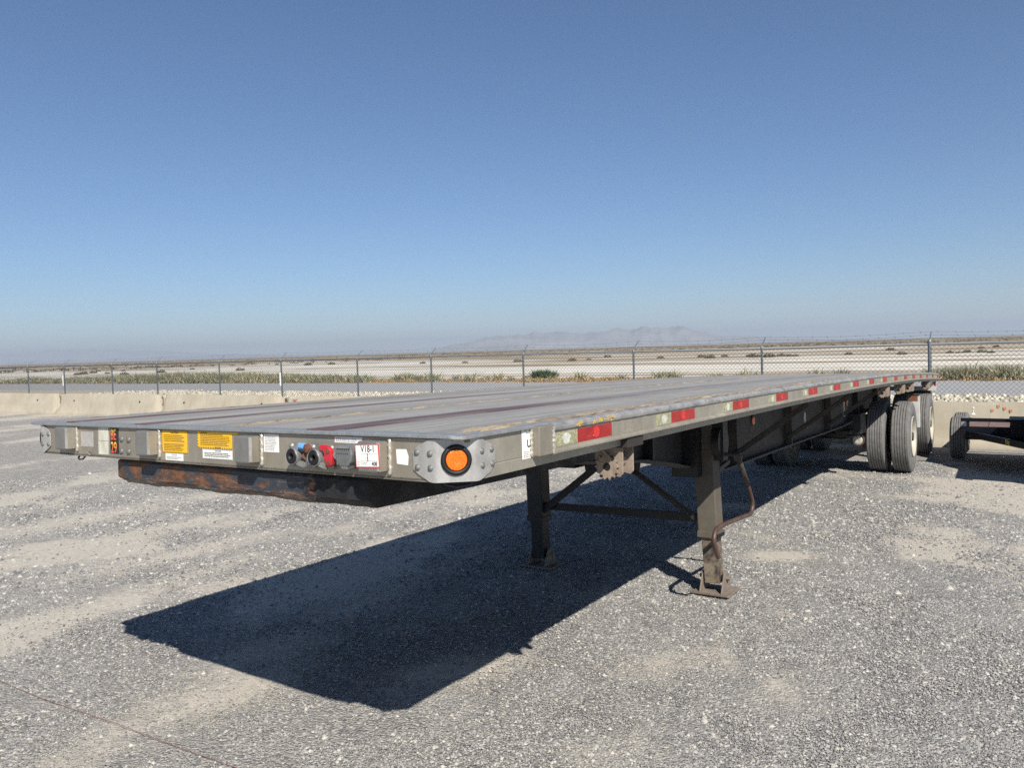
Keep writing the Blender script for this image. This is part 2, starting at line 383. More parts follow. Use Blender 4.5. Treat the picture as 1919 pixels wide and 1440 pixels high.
# ------------------------------------------------------------------ value noise in numpy (for dust patches)
def vnoise(x, y, seed):
    r = np.random.default_rng(seed).random((256, 256)); xi = np.floor(x).astype(int); yi = np.floor(y).astype(int)
    fx = x - xi; fy = y - yi; fx = fx * fx * (3 - 2 * fx); fy = fy * fy * (3 - 2 * fy)
    g = lambda a, b: r[a % 256, b % 256]
    return (g(xi, yi) * (1 - fx) + g(xi + 1, yi) * fx) * (1 - fy) + (g(xi, yi + 1) * (1 - fx) + g(xi + 1, yi + 1) * fx) * fy
def fbm(x, y, seed, oct=4):
    s = 0; a = 1; t = 0
    for i in range(oct): s = s + a * vnoise(x * 2 ** i + 31.7 * i, y * 2 ** i + 17.3 * i, seed + i); t += a; a *= .55
    return s / t
TH = .5807
DU = np.array([math.sin(TH), math.cos(TH)]); DV = np.array([-math.cos(TH), math.sin(TH)])
NB = np.array([.5395, .842]); DB = np.array([-.842, .5395])     # barrier line: normal (away from the yard) and direction (to the left)
AB = np.array([8.44, 15.44])
def sst(a, b, x): t = np.clip((x - a) / (b - a), 0, 1); return t * t * (3 - 2 * t)
def gz(x, y):
    x = np.asarray(x, float); y = np.asarray(y, float)
    xc = np.clip(np.where(x < -2, -2 + (x + 2) * .4, x), -4, 11); yc = np.clip(y, -4, 40); P = NB[0] * x + NB[1] * y
    pl = -.0198 * xc - .0113 * yc; t = sst(12.5, 17.2, P); far = sst(60, 400, np.hypot(x, y))
    return pl * (1 - t) + (-.33) * t
def dust(x, y):
    u = x * .35 + y * .94; v = x * .94 - y * .35                  # wheel tracks run roughly this way
    a = fbm(u * .33 + 3, v * .75 + 9, 11, 5); b = fbm(x * 1.7, y * 1.7, 40, 4)
    d = sst(.47, .68, a * .72 + b * .28)
    P = NB[0] * x + NB[1] * y
    for cx, cy, ang, ra, rb, k in ((2.40, 7.0, .05, .36, .17, 1.3), (-3.2, 5.3, 1.45, .62, .10, .9), (-1.65, 4.15, .9, .5, .28, .7), (-.35, 4.5, .5, .5, .25, .8),
                                   (6.3, 11.2, -.45, 1.7, .35, .8), (-3.1, 7.5, .9, 1.2, .3, .6), (-1.2, 6.4, 1.1, .8, .3, .5), (-5.2, 9.0, 1.0, 1.6, .4, .6)):
        dx = x - cx; dy = y - cy; p = (dx * math.cos(ang) + dy * math.sin(ang)) / ra; q = (-dx * math.sin(ang) + dy * math.cos(ang)) / rb
        d = np.maximum(d, k * np.exp(-(p * p + q * q) ** 1.2) * (.55 + .9 * b))
    side = sst(2.5, -4.5, x) * .30 * (.5 + a)                       # more fines on the left, where trucks turn in
    trk = 0
    for off in (-7.9, -6.1, -4.6, -2.7, 7.0, 8.8):                # faint wheel tracks
        trk = trk + np.exp(-(((x * .93 - y * .36 + .5 * np.sin(y * .35)) - off) / .20) ** 2)
    d = np.maximum(d, .5 * trk * sst(.3, .6, b) * (x < 1.2)) + side
    return np.clip(d, 0, 1)

# ------------------------------------------------------------------ ground sheet
def build_ground():
    th = np.concatenate([np.linspace(-58, 58, 330), np.linspace(58, 302, 70)[1:-1]]) * math.pi / 180
    rr = [.6]
    while rr[-1] < 60: rr.append(rr[-1] * 1.0185)
    while rr[-1] < 17500: rr.append(rr[-1] * 1.12)
    rr = np.array(rr); nt_, nr = len(th), len(rr)
    T, R = np.meshgrid(th, rr); X = (R * np.sin(T)).ravel(); Y = (R * np.cos(T)).ravel()
    D = dust(X, Y); near = 1 - sst(18, 30, np.hypot(X, Y))
    Z = gz(X, Y) + near * ((fbm(X * 1.5, Y * 1.5, 5) - .5) * .02 + (fbm(X * 5, Y * 5, 6, 2) - .5) * .010 * (1 - D))
    i = np.arange(nr - 1)[:, None] * nt_; j = np.arange(nt_)[None, :]; j2 = (j + 1) % nt_
    q = np.stack([i + j, i + j2, i + nt_ + j2, i + nt_ + j], -1).reshape(-1, 4)[:, ::-1]
    verts = np.stack([X, Y, Z], -1); c0 = len(verts)
    m = ground_mat(); o = fast_mesh('ground', verts, 4, q.ravel(), m)
    a = o.data.attributes.new('dust', 'FLOAT', 'POINT'); a.data.foreach_set('value', D.astype(np.float32))
    for p in o.data.polygons: p.use_smooth = True
    tag(o, kind='structure', label='grey gravel yard running out to pale salt flats')
    # small disc that closes the hole under the photographer's feet
    k = MB(); n = 24; k.v.append((0, 0, float(gz(0, 0)))); rad = .62
    for a_ in range(n):
        x = rad * math.sin(2 * math.pi * a_ / n); y = rad * math.cos(2 * math.pi * a_ / n); k.v.append((x, y, float(gz(x, y)) - .004))
    k.f = [(0, 1 + (a_ + 1) % n, 1 + a_) for a_ in range(n)]
    d = k.build('ground', m); tag(d, kind='structure'); d.data.attributes.new('dust', 'FLOAT', 'POINT')
    return m
def ground_mat():
    m, n, b = new_mat('ground'); geo = n.nodes.new('ShaderNodeNewGeometry'); pos = geo.outputs['Position']
    def dot(v):
        d = n.nodes.new('ShaderNodeVectorMath'); d.operation = 'DOT_PRODUCT'; lk(n, pos, d.inputs[0]); d.inputs[1].default_value = v; return d.outputs['Value']
    P = dot((NB[0], NB[1], 0)); Q = dot((DB[0], DB[1], 0))
    at = n.nodes.new('ShaderNodeAttribute'); at.attribute_name = 'dust'; D = at.outputs['Fac']
    # gravel: two cell sizes with their own greys
    def cells(sc, rnd=1.):
        v = n.nodes.new('ShaderNodeTexVoronoi'); v.inputs['Scale'].default_value = sc; v.inputs['Randomness'].default_value = rnd
        lk(n, pos, v.inputs['Vector']); return v
    v1 = cells(62); v2 = cells(130); s1 = n.nodes.new('ShaderNodeSeparateColor'); lk(n, v1.outputs['Color'], s1.inputs[0])
    s2 = n.nodes.new('ShaderNodeSeparateColor'); lk(n, v2.outputs['Color'], s2.inputs[0])
    g1 = ramp(n, s1.outputs[0], [(0., (.10, .102, .106)), (.45, (.235, .232, .226)), (.8, (.40, .39, .365)), (.97, (.62, .60, .55))])
    g2 = ramp(n, s2.outputs[0], [(0., (.13, .13, .132)), (.5, (.27, .265, .255)), (1., (.50, .485, .45))])
    big = noise(n, pos, 3.2, 8, .65); grav = mix(n, ramp(n, big, [(.4, 0.), (.6, 1.)]), g1, g2)
    f = noise(n, pos, 25, 8, .7); fine = mix(n, ramp(n, f, [(.3, 0.), (.7, 1.)]), (.34, .315, .27), (.56, .52, .45))
    f2 = noise(n, pos, 9, 7, .75); dm = math_(n, 'ADD', D, math_(n, 'MULTIPLY', math_(n, 'SUBTRACT', f2, .5), 1.5))
    dmask = ramp(n, dm, [(.12, 0.), (.75, .85)])
    mot = noise(n, pos, .9, 6, .6); grav = mix(n, ramp(n, mot, [(.35, 0.), (.7, .42)]), grav, (.37, .355, .33))
    yard = mix(n, 1., mix(n, dmask, grav, fine), (.97, .955, .93), 'MULTIPLY')
    # outside the fence: cream stones, grey road, then the flats
    w = noise(n, pos, .25, 4, .6); Pw = math_(n, 'ADD', P, math_(n, 'MULTIPLY', math_(n, 'SUBTRACT', w, .5), 2.5))
    def step(v, a, bb): 
        r = n.nodes.new('ShaderNodeMapRange'); r.inputs[1].default_value = a; r.inputs[2].default_value = bb; lk(n, v, r.inputs[0]); return r.outputs[0]
    roadc = mix(n, noise(n, pos, 2, 6, .7), (.25, .25, .25), (.37, .365, .355))
    rockc = mix(n, noise(n, pos, 8, 6, .7), (.30, .27, .20), (.50, .45, .35))
    c = mix(n, step(P, 17.6, 17.9), yard, rockc)
    c = mix(n, step(Pw, 32.2, 33.4), c, roadc)
    # salt flats: long pale bands with brown strips between, browner towards the horizon
    mp = n.nodes.new('ShaderNodeCombineXYZ'); lk(n, math_(n, 'MULTIPLY', Q, .0065), mp.inputs[0])
    lp = math_(n, 'LOGARITHM', math_(n, 'MAXIMUM', P, 1.), 2.718); lk(n, math_(n, 'MULTIPLY', lp, 6.), mp.inputs[1])
    bnd = noise(n, mp.outputs[0], 1.6, 8, .68, .25)
    mp2 = n.nodes.new('ShaderNodeCombineXYZ'); lk(n, math_(n, 'MULTIPLY', Q, .03), mp2.inputs[0]); lk(n, math_(n, 'MULTIPLY', P, .12), mp2.inputs[1])
    b2 = noise(n, mp2.outputs[0], 1.2, 9, .75)
    salt = mix(n, ramp(n, b2, [(.3, 0.), (.65, 1.)]), (.40, .37, .31), (.72, .69, .61))
    brown = mix(n, b2, (.16, .12, .075), (.34, .27, .18))
    thr = step(lp, 4.3, 6.6)
    bm = math_(n, 'ADD', math_(n, 'ADD', bnd, math_(n, 'MULTIPLY', b2, .16)), math_(n, 'MULTIPLY', thr, .26))
    bm = math_(n, 'SUBTRACT', bm, .06)
    flats = mix(n, ramp(n, bm, [(.555, 0.), (.62, 1.)]), salt, brown)
    flats = mix(n, step(P, 420, 560), flats, mix(n, ramp(n, bnd, [(.45, 0.), (.6, 1.)]), (.27, .225, .16), (.13, .105, .075)))
    c = mix(n, step(Pw, 43.5, 45.5), c, mix(n, step(Pw, 47, 52), (.26, .18, .09), flats))
    lk(n, c, b.inputs['Base Color']); b.inputs['Roughness'].default_value = .95; b.inputs['Specular IOR Level'].default_value = .15
    h = math_(n, 'ADD', math_(n, 'MULTIPLY', v1.outputs['Distance'], -1.2), math_(n, 'MULTIPLY', v2.outputs['Distance'], -.6))
    near = step(P, 40, 20); h = math_(n, 'MULTIPLY', h, math_(n, 'SUBTRACT', 1.05, dmask)); h = math_(n, 'MULTIPLY', h, near)
    bump(n, b, h, .9, .012); return m
build_ground()

# haze: pale air over the flats
hz = MB().box(-19000, 19000, -19000, 19000, -2.0, 330).build('haze', bpy.data.materials.new('haze_air'))
hm = hz.data.materials[0]; hm.use_nodes = True; hn = hm.node_tree
hn.nodes.remove(hn.nodes['Principled BSDF']); pv = hn.nodes.new('ShaderNodeVolumePrincipled')
pv.inputs['Color'].default_value = (.62, .715, .84, 1); pv.inputs['Density'].default_value = 1.3e-4; pv.inputs['Anisotropy'].default_value = .2
hn.links.new(pv.outputs[0], hn.nodes['Material Output'].inputs['Volume'])
tag(hz, 'thin pale haze lying over the salt flats', kind='stuff')

# mountains
def mountains(name, dist, prof, depth, seed, mat):
    """prof: (bearing x px offset tangent, height m)"""
    n1, n2 = 260, 26; xs = np.linspace(prof[0][0], prof[-1][0], n1); hh = np.interp(xs, [p[0] for p in prof], [p[1] for p in prof])
    X, T = np.meshgrid(xs, np.linspace(0, 1, n2)); H = np.tile(hh, (n2, 1))
    rid = fbm(X * 60 + 5, T * 3.2 + 1, seed, 5); sp = 1 - np.abs(2 * fbm(X * 45, T * 1.3, seed + 20, 4) - 1)
    cross = np.sin(np.pi * np.clip(T, 0, 1)) ** .75
    Z = .80 * H * cross * (.62 + .36 * sp) * (.8 + .4 * rid) - 3
    Yd = dist + (T - .5) * depth; V = np.stack([X * Yd, Yd, Z - .3], -1).reshape(-1, 3)
    i = np.arange(n2 - 1)[:, None] * n1; j = np.arange(n1 - 1)[None, :]
    q = np.stack([i + j, i + j + 1, i + n1 + j + 1, i + n1 + j], -1).reshape(-1, 4)
    o = fast_mesh(name, V, 4, q.ravel(), mat); tag(o, kind='structure'); return o
mm = simple('mountain_rock', (.19, .19, .19), .9, 0, .15, .004, 0, dirt=(.30, .29, .28), dirtamt=.8)
mtn = mountains('mountains', 8600, [(-.11, 0), (-.07, 120), (-.02, 200), (.03, 250), (.07, 250), (.10, 225), (.137, 255), (.193, 285), (.23, 222), (.265, 150), (.33, 70), (.42, 20), (.5, 0)], 2200, 3, mm)
mtn['label'] = 'pale mountain range half lost in the haze'
m2 = mountains('mountains', 16200, [(-.80, 150), (-.62, 330), (-.55, 370), (-.48, 300), (-.40, 180), (-.30, 60), (-.22, 0)], 2600, 9, mm)
m2['label'] = 'faint far hills nearly hidden in the haze'

# ------------------------------------------------------------------ loose stones on the yard
def stones():
    N = 480000; r = 2.2 * (15 / 2.2) ** (rng.random(N) ** 1.15); t = (rng.random(N) * 104 - 52) * math.pi / 180
    x = r * np.sin(t); y = r * np.cos(t); d = dust(x, y); keep = rng.random(N) > d * .88
    P = NB[0] * x + NB[1] * y; keep &= P < 16.5; x, y = x[keep], y[keep]; n = len(x)
    sz = .0038 + .0035 * rng.random(n) ** 2 + .010 * rng.random(n) ** 9
    big = rng.random(n) < .0009; sz[big] = .013 + .011 * rng.random(big.sum())
    sz = sz * np.clip(np.hypot(x, y) / 5, .85, 1.8)
    base = np.array([[1, 0, 0], [0, 1, 0], [-1, 0, 0], [0, -1, 0], [.1, 0, .75], [0, .1, -.7]]); tri = np.array([[0, 1, 4], [1, 2, 4], [2, 3, 4], [3, 0, 4], [1, 0, 5], [2, 1, 5], [3, 2, 5], [0, 3, 5]])
    V = np.tile(base, (n, 1, 1)) * (1 + (rng.random((n, 6, 3)) - .5) * .7); a = rng.random(n) * 6.28; c, s = np.cos(a)[:, None], np.sin(a)[:, None]
    V[:, :, 1] *= (.55 + .45 * rng.random(n))[:, None]
    X = V[:, :, 0] * c - V[:, :, 1] * s; Y = V[:, :, 0] * s + V[:, :, 1] * c; Z = V[:, :, 2]
    V = np.stack([X, Y, Z + .05], -1) * sz[:, None, None]; V[:, :, 0] += x[:, None]; V[:, :, 1] += y[:, None]; V[:, :, 2] += gz(x, y)[:, None] + .001
    pal = np.array([[.14, .142, .148], [.23, .23, .228], [.31, .308, .30], [.40, .39, .37], [.47, .45, .405], [.47, .45, .41], [.18, .172, .16]])
    pal = pal * np.array([[.97, .955, .935]])
    ci = rng.choice(7, n, p=[.17, .26, .22, .16, .10, .025, .065]); col = pal[ci] * (.85 + .3 * rng.random((n, 1))); col[big] = np.where(rng.random((big.sum(), 1)) < .5, col[big], np.array([[.46, .44, .39]]))
    V = V[:, :5]; idx = (tri[:4][None] + (np.arange(n) * 5)[:, None, None]).ravel()
    o = fast_mesh('gravel', V.reshape(-1, 3), 3, idx, tint_mat('gravel_stone'), np.repeat(col, 5, 0))
    tag(o, 'loose grey gravel scattered over the yard', kind='stuff')
    # cream crushed rock beyond the fence
    n = 34000; P = 18.3 + 15 * rng.random(n); Q = -40 + 92 * rng.random(n); x = NB[0] * P + DB[0] * Q; y = NB[1] * P + DB[1] * Q
    edge = 32.4 + 1.0 * (fbm(x * .3, y * .3, 60) - .5) * 4; k = P < edge; x, y = x[k], y[k]; n = len(x)
    sz = .05 + .07 * rng.random(n); V = np.tile(base, (n, 1, 1)) * (1 + (rng.random((n, 6, 3)) - .5) * .8)
    V = V * sz[:, None, None]; V[:, :, 0] += x[:, None]; V[:, :, 1] += y[:, None]; V[:, :, 2] += (gz(x, y) + sz * .25)[:, None]
    col = np.array([[.56, .51, .40]]) * (.6 + .55 * rng.random((n, 1))); idx = (tri[None] + (np.arange(n) * 6)[:, None, None]).ravel()
    o = fast_mesh('crushed_rock', V.reshape(-1, 3), 3, idx, tint_mat('cream_rock'), np.repeat(col, 6, 0))
    tag(o, 'cream crushed rock laid along the far side of the fence', kind='stuff')
stones()

# ------------------------------------------------------------------ weeds, dry grass and shrubs outside the fence
def blades(name, pos, hgt, pal, per, label, spread=.5, width=.03, seed=1):
    R = np.random.default_rng(seed); n = len(pos) * per; c = np.repeat(pos, per, 0); H = np.repeat(hgt, per)
    off = R.normal(size=(n, 2)) * spread * np.repeat(hgt, per)[:, None] * .55; lean = R.normal(size=(n, 2)) * .55
    h = H * (.35 + .65 * R.random(n)) * np.exp(-(off ** 2).sum(1) / (H * .9) ** 2 * .8); a = R.random(n) * 3.14; w = width * (.6 + .9 * R.random(n))
    b0 = c + off; z0 = gz(b0[:, 0], b0[:, 1]); lv = R.random(n) * .6 * h   # start height of the spray
    x1 = b0 + lean * lv[:, None]; tip = b0 + lean * h[:, None]; d = np.stack([np.cos(a), np.sin(a)], -1) * w[:, None]
    V = np.zeros((n, 3, 3)); V[:, 0, :2] = x1 - d; V[:, 1, :2] = x1 + d; V[:, 2, :2] = tip; V[:, 0, 2] = V[:, 1, 2] = z0 + lv; V[:, 2, 2] = z0 + h + .02
    pal = np.array(pal); col = pal[R.integers(0, len(pal), n)] * (.7 + .6 * R.random((n, 1)))
    o = fast_mesh(name, V.reshape(-1, 3), 3, np.arange(n * 3), tint_mat(name + '_leaf'), np.repeat(col, 3, 0))
    tag(o, label, kind='stuff'); return o
def strip():
    R = np.random.default_rng(5)
    # Q measured along the fence; left end of the frame about Q = 62, right end about Q = -40
    def pts(n, q0, q1, p0=43.5, p1=49):
        Q = q0 + (q1 - q0) * R.random(n); P = p0 + (p1 - p0) * R.random(n) ** 1.3; return np.stack([NB[0] * P + DB[0] * Q, NB[1] * P + DB[1] * Q], -1), P, Q
    green = [(.19, .20, .12), (.24, .25, .155), (.14, .15, .09), (.32, .29, .19), (.38, .32, .20)]
    p, P, Q = pts(1500, 41, 104); m = fbm(Q * .13, P * .25, 77); hump = np.exp(-((Q - 62) / 9) ** 2) + .5 * np.exp(-((Q - 78) / 5) ** 2); k = R.random(1500) < np.clip(sst(.30, .6, m) * .6 + hump * .8, 0, 1); p = p[k]
    h = .28 + .4 * sst(.4, .65, m[k]) + .55 * hump[k] + .25 * R.random(len(p)); blades('weeds', p, h, green, 55, 'grey green weeds growing along the road beyond the fence', seed=2, spread=.7, width=.035)
    p, P, Q = pts(130, -12, 3.6, 44, 47.5); m = fbm(Q * .3, P * .2, 78); h = .35 + .5 * m + .25 * R.random(len(p)); blades('weeds', p, h, green, 130, 'green weeds behind the fence to the right of the trailer deck', seed=3, spread=.6, width=.022)
    Q = np.concatenate([R.normal(37.5, 1.4, 26), R.normal(14.5, 1.3, 12), R.normal(19, .6, 4), 5 + 36 * R.random(16), R.normal(32, .5, 4)]); P = 44.5 + 2.5 * R.random(len(Q)); p = np.stack([NB[0] * P + DB[0] * Q, NB[1] * P + DB[1] * Q], -1)
    h = .35 + .55 * R.random(len(p)); blades('weeds', p, h, green, 80, 'scattered green weed tufts among dry grass beyond the deck', seed=4, spread=.6)
    dry = [(.34, .23, .11), (.27, .17, .08), (.40, .30, .17), (.22, .15, .08)]
    p, P, Q = pts(2000, -14, 104, 43.4, 46.5); m = fbm(Q * .2, P * .2, 79); k = R.random(2000) < sst(.3, .55, m); p = p[k]; h = .14 + .30 * R.random(len(p)) ** 1.5; blades('dry_grass', p, h, dry, 34, 'dry orange grass along the edge of the grey road', seed=5, spread=1.3)
    # scrub towards the horizon
    n = 9000; r = 230 * (2600 / 230) ** R.random(n); t = (R.random(n) * 90 - 45) * math.pi / 180; x = r * np.sin(t); y = r * np.cos(t)
    m = fbm(x * .006, y * .02, 90); k = R.random(n) < sst(.40, .6, m); p = np.stack([x, y], -1)[k]; rr = r[k]
    blades('far_scrub', p, .5 + .5 * R.random(len(p)) + rr * .0002, [(.07, .06, .035), (.10, .08, .05), (.13, .10, .06)], 12, 'dark low scrub dotted over the flats towards the horizon', seed=6, spread=1.6, width=.22)
strip()

def shrub_mesh():
    R = np.random.default_rng(21); n = 260; V = np.zeros((n, 3, 3)); d = R.normal(size=(n, 3)); d[:, 2] = np.abs(d[:, 2]) * .75; d /= np.linalg.norm(d, axis=1)[:, None]
    c = d * (.25 + .55 * R.random((n, 1)) ** .5); c[:, 2] *= .8
    for k in range(3): V[:, k] = c + R.normal(size=(n, 3)) * .085
    V[:, :, 2] = np.maximum(V[:, :, 2], 0); pal = np.array([(.09, .078, .05), (.12, .10, .065), (.10, .095, .06), (.15, .125, .085)])
    o = fast_mesh('desert_shrub', V.reshape(-1, 3), 3, np.arange(n * 3), tint_mat('shrub_leaf'), np.repeat(pal[R.integers(0, 4, n)], 3, 0)); return o
SH = [(-75.3, 136.7), (-76.4, 140.7), (-80.0, 150.7), (-96.2, 183.4), (-71.3, 139.0), (-83.6, 169.7), (-60.6, 123.1), (-65.9, 162.7), (-59.4, 133.4), (-45.1, 131.0), (-45.6, 176.9), (-40.8, 179.0), (-62.2, 209.1), (-16.8, 149.2), (-8.3, 140.4), (1.1, 134.7), (10.0, 129.1), (13.3, 135.1), (19.9, 162.8), (24.6, 130.0), (31.0, 128.4), (29.4, 116.8), (34.4, 127.1), (36.5, 120.0), (35.5, 114.6), (36.5, 111.4), (40.1, 117.1), (40.6, 115.1), (41.0, 113.7), (69.0, 143.4), (51.1, 103.0), (48.8, 114.0), (81.8, 137.1), (88.9, 144.3), (58.0, 104.2), (58.2, 102.6), (60.4, 104.3), (60.7, 101.5), (59.0, 96.9)]
s0 = shrub_mesh()
for i, (x, y) in enumerate(SH):
    o = s0 if i == 0 else s0.copy()
    if i: COL.objects.link(o)
    k = (.55 + .55 * random.random()) * (.72 if i > 29 else 1); o.location = (x, y, float(gz(x, y))); o.scale = (k * 1.1, k * 1.1, k * .95); o.rotation_euler.z = random.random() * 6
    tag(o, 'small dark desert shrub standing alone on the pale salt flats', 'shrub', 'desert shrubs dotted over the salt flats')
gb = blades('green_bush', np.array([[2.33, 57.5], [2.9, 57.3], [1.8, 57.8], [2.4, 57.2], [2.0, 57.4]]), np.array([.8, .7, .7, .75, .8]), [(.045, .075, .03), (.06, .09, .035), (.035, .055, .025)], 170, 'rounded dark green bush on the dry strip beyond the fence', seed=9, spread=.6)
gb['kind'] = 'thing'; gb['category'] = 'bush'

# ------------------------------------------------------------------ concrete barriers
def frame(ax, ay, az, o):
    return Matrix(((ax[0], ay[0], az[0], o[0]), (ax[1], ay[1], az[1], o[1]), (ax[2], ay[2], az[2], o[2]), (0, 0, 0, 1)))
def barrier(s0, s1, label, cuts=(0, 0), holes=()):
    p = AB + DB * s0; root = empty('concrete_barrier', frame((*DB, 0), (*NB, 0), (0, 0, 1), (p[0], p[1], -.34)))
    tag(root, label, 'barrier', 'concrete barriers along the yard edge'); R = np.random.default_rng(int(s1 * 10) % 97 + 3)
    prof = [(-.30, 0), (-.30, .08), (-.27, .13), (-.21, .40), (-.115, .80), (-.09, .875), (.09, .875), (.115, .80), (.21, .40), (.27, .13), (.30, .08), (.30, 0)]
    m = MB(); n = 90; ln = s1 - s0; m.extrude_u(prof, .04, ln - .04, n)
    V = []
    for x, y, z in m.v:
        e = min(x - .04, ln - .04 - x); cut = cuts[0] if x < ln / 2 else cuts[1]
        j = float(vnoise(np.array(x * 2.2 + 5), np.array(z * 4. + y * 3), 70)) - .5; y2 = y + j * .014
        if cut and e < cut * (.25 + z / .9) and z > .2:
            k = 1 - e / (cut * (.25 + z / .9)); q = float(vnoise(np.array(x * 14), np.array(z * 9 + y * 5), 71))
            y2 *= 1 - .62 * k * (.35 + q); z -= .17 * k * q * (z / .87)
        V.append((x, y2, z + (float(vnoise(np.array(x * 1.5), np.array(3.), 72)) - .5) * .015 * (z > .5)))
    m.v = V; m.build('body', M['concrete'], root, autosm=True)
    for h in holes:
        zz, yy = .60, -.16
        MB().revolve([(0, .001), (0, .028), (.02, .034)], (h - s0, yy - .008, zz), (0, -1, .2), 10).build('lifting_hole_disc', M['rubber_black'], root)  # black disc on the face, painting the dark inside of the hole
    return root
b1 = barrier(25.34, 32.4, 'short concrete barrier between two broken joints left of the trailer nose', (.35, .40), (31.15, 26.59))
b2_ = barrier(18.7, 25.3, 'concrete barrier behind the left deck corner, two broken ends and two holes', (.45, .40), (23.89, 19.75))
b3 = barrier(32.45, 40.5, 'leftmost concrete barrier, cut by the edge of the picture', (.30, .0), (34.05,))
b4 = barrier(12.2, 18.66, 'concrete barrier with a small red letter W, mostly behind the deck', (.1, .50), ())
b5 = barrier(5.7, 12.15, 'concrete barrier wholly behind the middle of the trailer deck', (.05, .1), ())
b6 = barrier(-7.5, 5.65, 'long clean concrete barrier behind the black utility trailer', (0, .05), ())
def face(root, name, pts, mat, off=.004):
    """flat paint shapes on the sloping upper face of a barrier; pts in (along, height)"""
    m = None
    for poly in pts:
        m = MB(); P = [(x, -(.115 + (.80 - z) / .40 * .095) - .012, z) for x, z in poly]; m.prism(P, (0, .004, 0)); m.build(name, mat, root)
mw = frame((-1, 0, 0), (0, .23, .973), (0, -.973, .23), (18.30 - 12.2, -.145, .66))
text('painted_letter', 'W', .17, M['graffiti_red'], b4, mw, bold=.004)
def at_s(s, s0): return s - s0
R_ = np.random.default_rng(3)
face(b6, 'orange_paint_mark', [[(-1.16 + 7.5 + .10 * i + .03, .72 + .04 * ((i * 7) % 3) - .03), (-1.16 + 7.5 + .10 * i - .015, .72 + .04 * ((i * 7) % 3)), (-1.16 + 7.5 + .10 * i - .005, .76 + .04 * ((i * 7) % 3)), (-1.16 + 7.5 + .10 * i + .04, .75 + .04 * ((i * 7) % 3))] for i in range(4)], M['graffiti_orange'])
face(b6, 'white_paint_mark', [[(6.95, .76), (6.97, .76), (6.975, .79), (6.945, .79)], [(6.96, .68), (6.97, .68), (6.965, .74), (6.955, .74)], [(6.92, .64), (7.0, .64), (6.975, .68), (6.945, .68)]], M['white_sticker'])
for r_, x in ((b1, .0), (b2_, .0), (b3, .0), (b4, 6.46)):     # rebar loops in the joints
    sgn = 1 if x == 0 else -1
    MB().tube([(x + .03 * sgn, -.05, .50), (x - .05 * sgn, -.06, .56), (x - .07 * sgn, -.07, .72), (x - .0 * sgn, -.06, .80), (x + .05 * sgn, -.05, .74)], .013, 6).build('rebar_loop', M['rustpart'], r_)

# ------------------------------------------------------------------ chain-link fence
def fence():
    o = AB + NB * .75; root = empty('chain_link_fence', frame((*DB, 0), (*NB, 0), (0, 0, 1), (o[0], o[1], -.33)))
    tag(root, 'galvanised chain-link fence with barbed wire arms behind the concrete barriers', 'fence')
    PS = [-6.2, -2.9, .27, 3.68, 6.86, 10.12, 13.32, 16.28, 19.79, 23.07, 26.84, 29.91, 33.56, 36.62, 40.0]; H = 2.0; hw = None
    rn = random.Random(4)
    for k, s in enumerate(PS):
        big = abs(s - .27) < .01; r = .036 if big else .026
        MB().cyl((s, 0, -.05), (0, 0, 1), r, H + (.10 if big else .06), 12).cyl((s, 0, H + (.05 if big else .01)), (0, 0, 1), r * 1.25, .05, 12, r * .7).build('post', M['steel_galv'], root, autosm=True)
        t = rn.uniform(-.05, .05)
        MB().bar((s, 0, H + .05), (s + t * .6, .26, H + .26), .03, .006, up=(0, 1, -1)).bar((s, 0, H - .02), (s, 0, H + .07), .05, .05).build('barb_arm', M['steel_galv'], root)
    MB().tube([(-7, .0, H), (41, .0, H)], .021, 8).build('top_rail', M['steel_galv'], root, smooth=True)
    for i, t in enumerate((.35, .68, 1.)):
        m = MB(); pts = []
        for k in range(len(PS) - 1):
            for q in range(4):
                f = q / 4; pts.append((PS[k] + (PS[k + 1] - PS[k]) * f, .26 * t, H + .05 + .21 * t - .05 * math.sin(math.pi * f)))
        m.tube(pts, .0018, 3)
        x = -6.
        while x < 40:
            z = np.interp(x, [p[0] for p in pts], [p[2] for p in pts]); a = rn.random() * 3
            m.bar((x - .012, .26 * t + .01 * math.cos(a), z - .02), (x + .012, .26 * t - .01 * math.cos(a), z + .02), .005, .005); x += .28 + rn.random() * .05
        m.build('barbed_wire', M['wire'], root)
    # woven mesh: two families of crossing wires, each wire a thin three-sided rod
    pit = .092; r = .0032; X = np.arange(-7 - H, 41, pit); V = []; I = []; b = 0
    off = np.array([(0, -r * 1.2, 0), (r, r, 0), (-r, r, 0)])
    for sg, yy in ((1, -.003), (-1, .003)):
        for x in X:
            x0 = x if sg > 0 else x + H
            nseg = 1; p = np.array([x0, yy, .03]); q = np.array([x0 + sg * (H - .05), yy, H - .02])
            V += [p + off[0], p + off[1], p + off[2], q + off[0], q + off[1], q + off[2]]
            I += [b, b + 1, b + 4, b + 3, b + 1, b + 2, b + 5, b + 4, b + 2, b, b + 3, b + 5]; b += 6
    V = np.array(V); V[:, 1] -= .03
    g = fast_mesh('wire_mesh', V, 4, np.array(I), M['wire']); g.parent = root; g['kind'] = 'stuff'
    for s in (33.56, 19.79):
        MB().box(s - .045, s + .02, -.075, -.068, 1.15, 1.6).build('white_tag', M['white_sticker'], root)
fence()

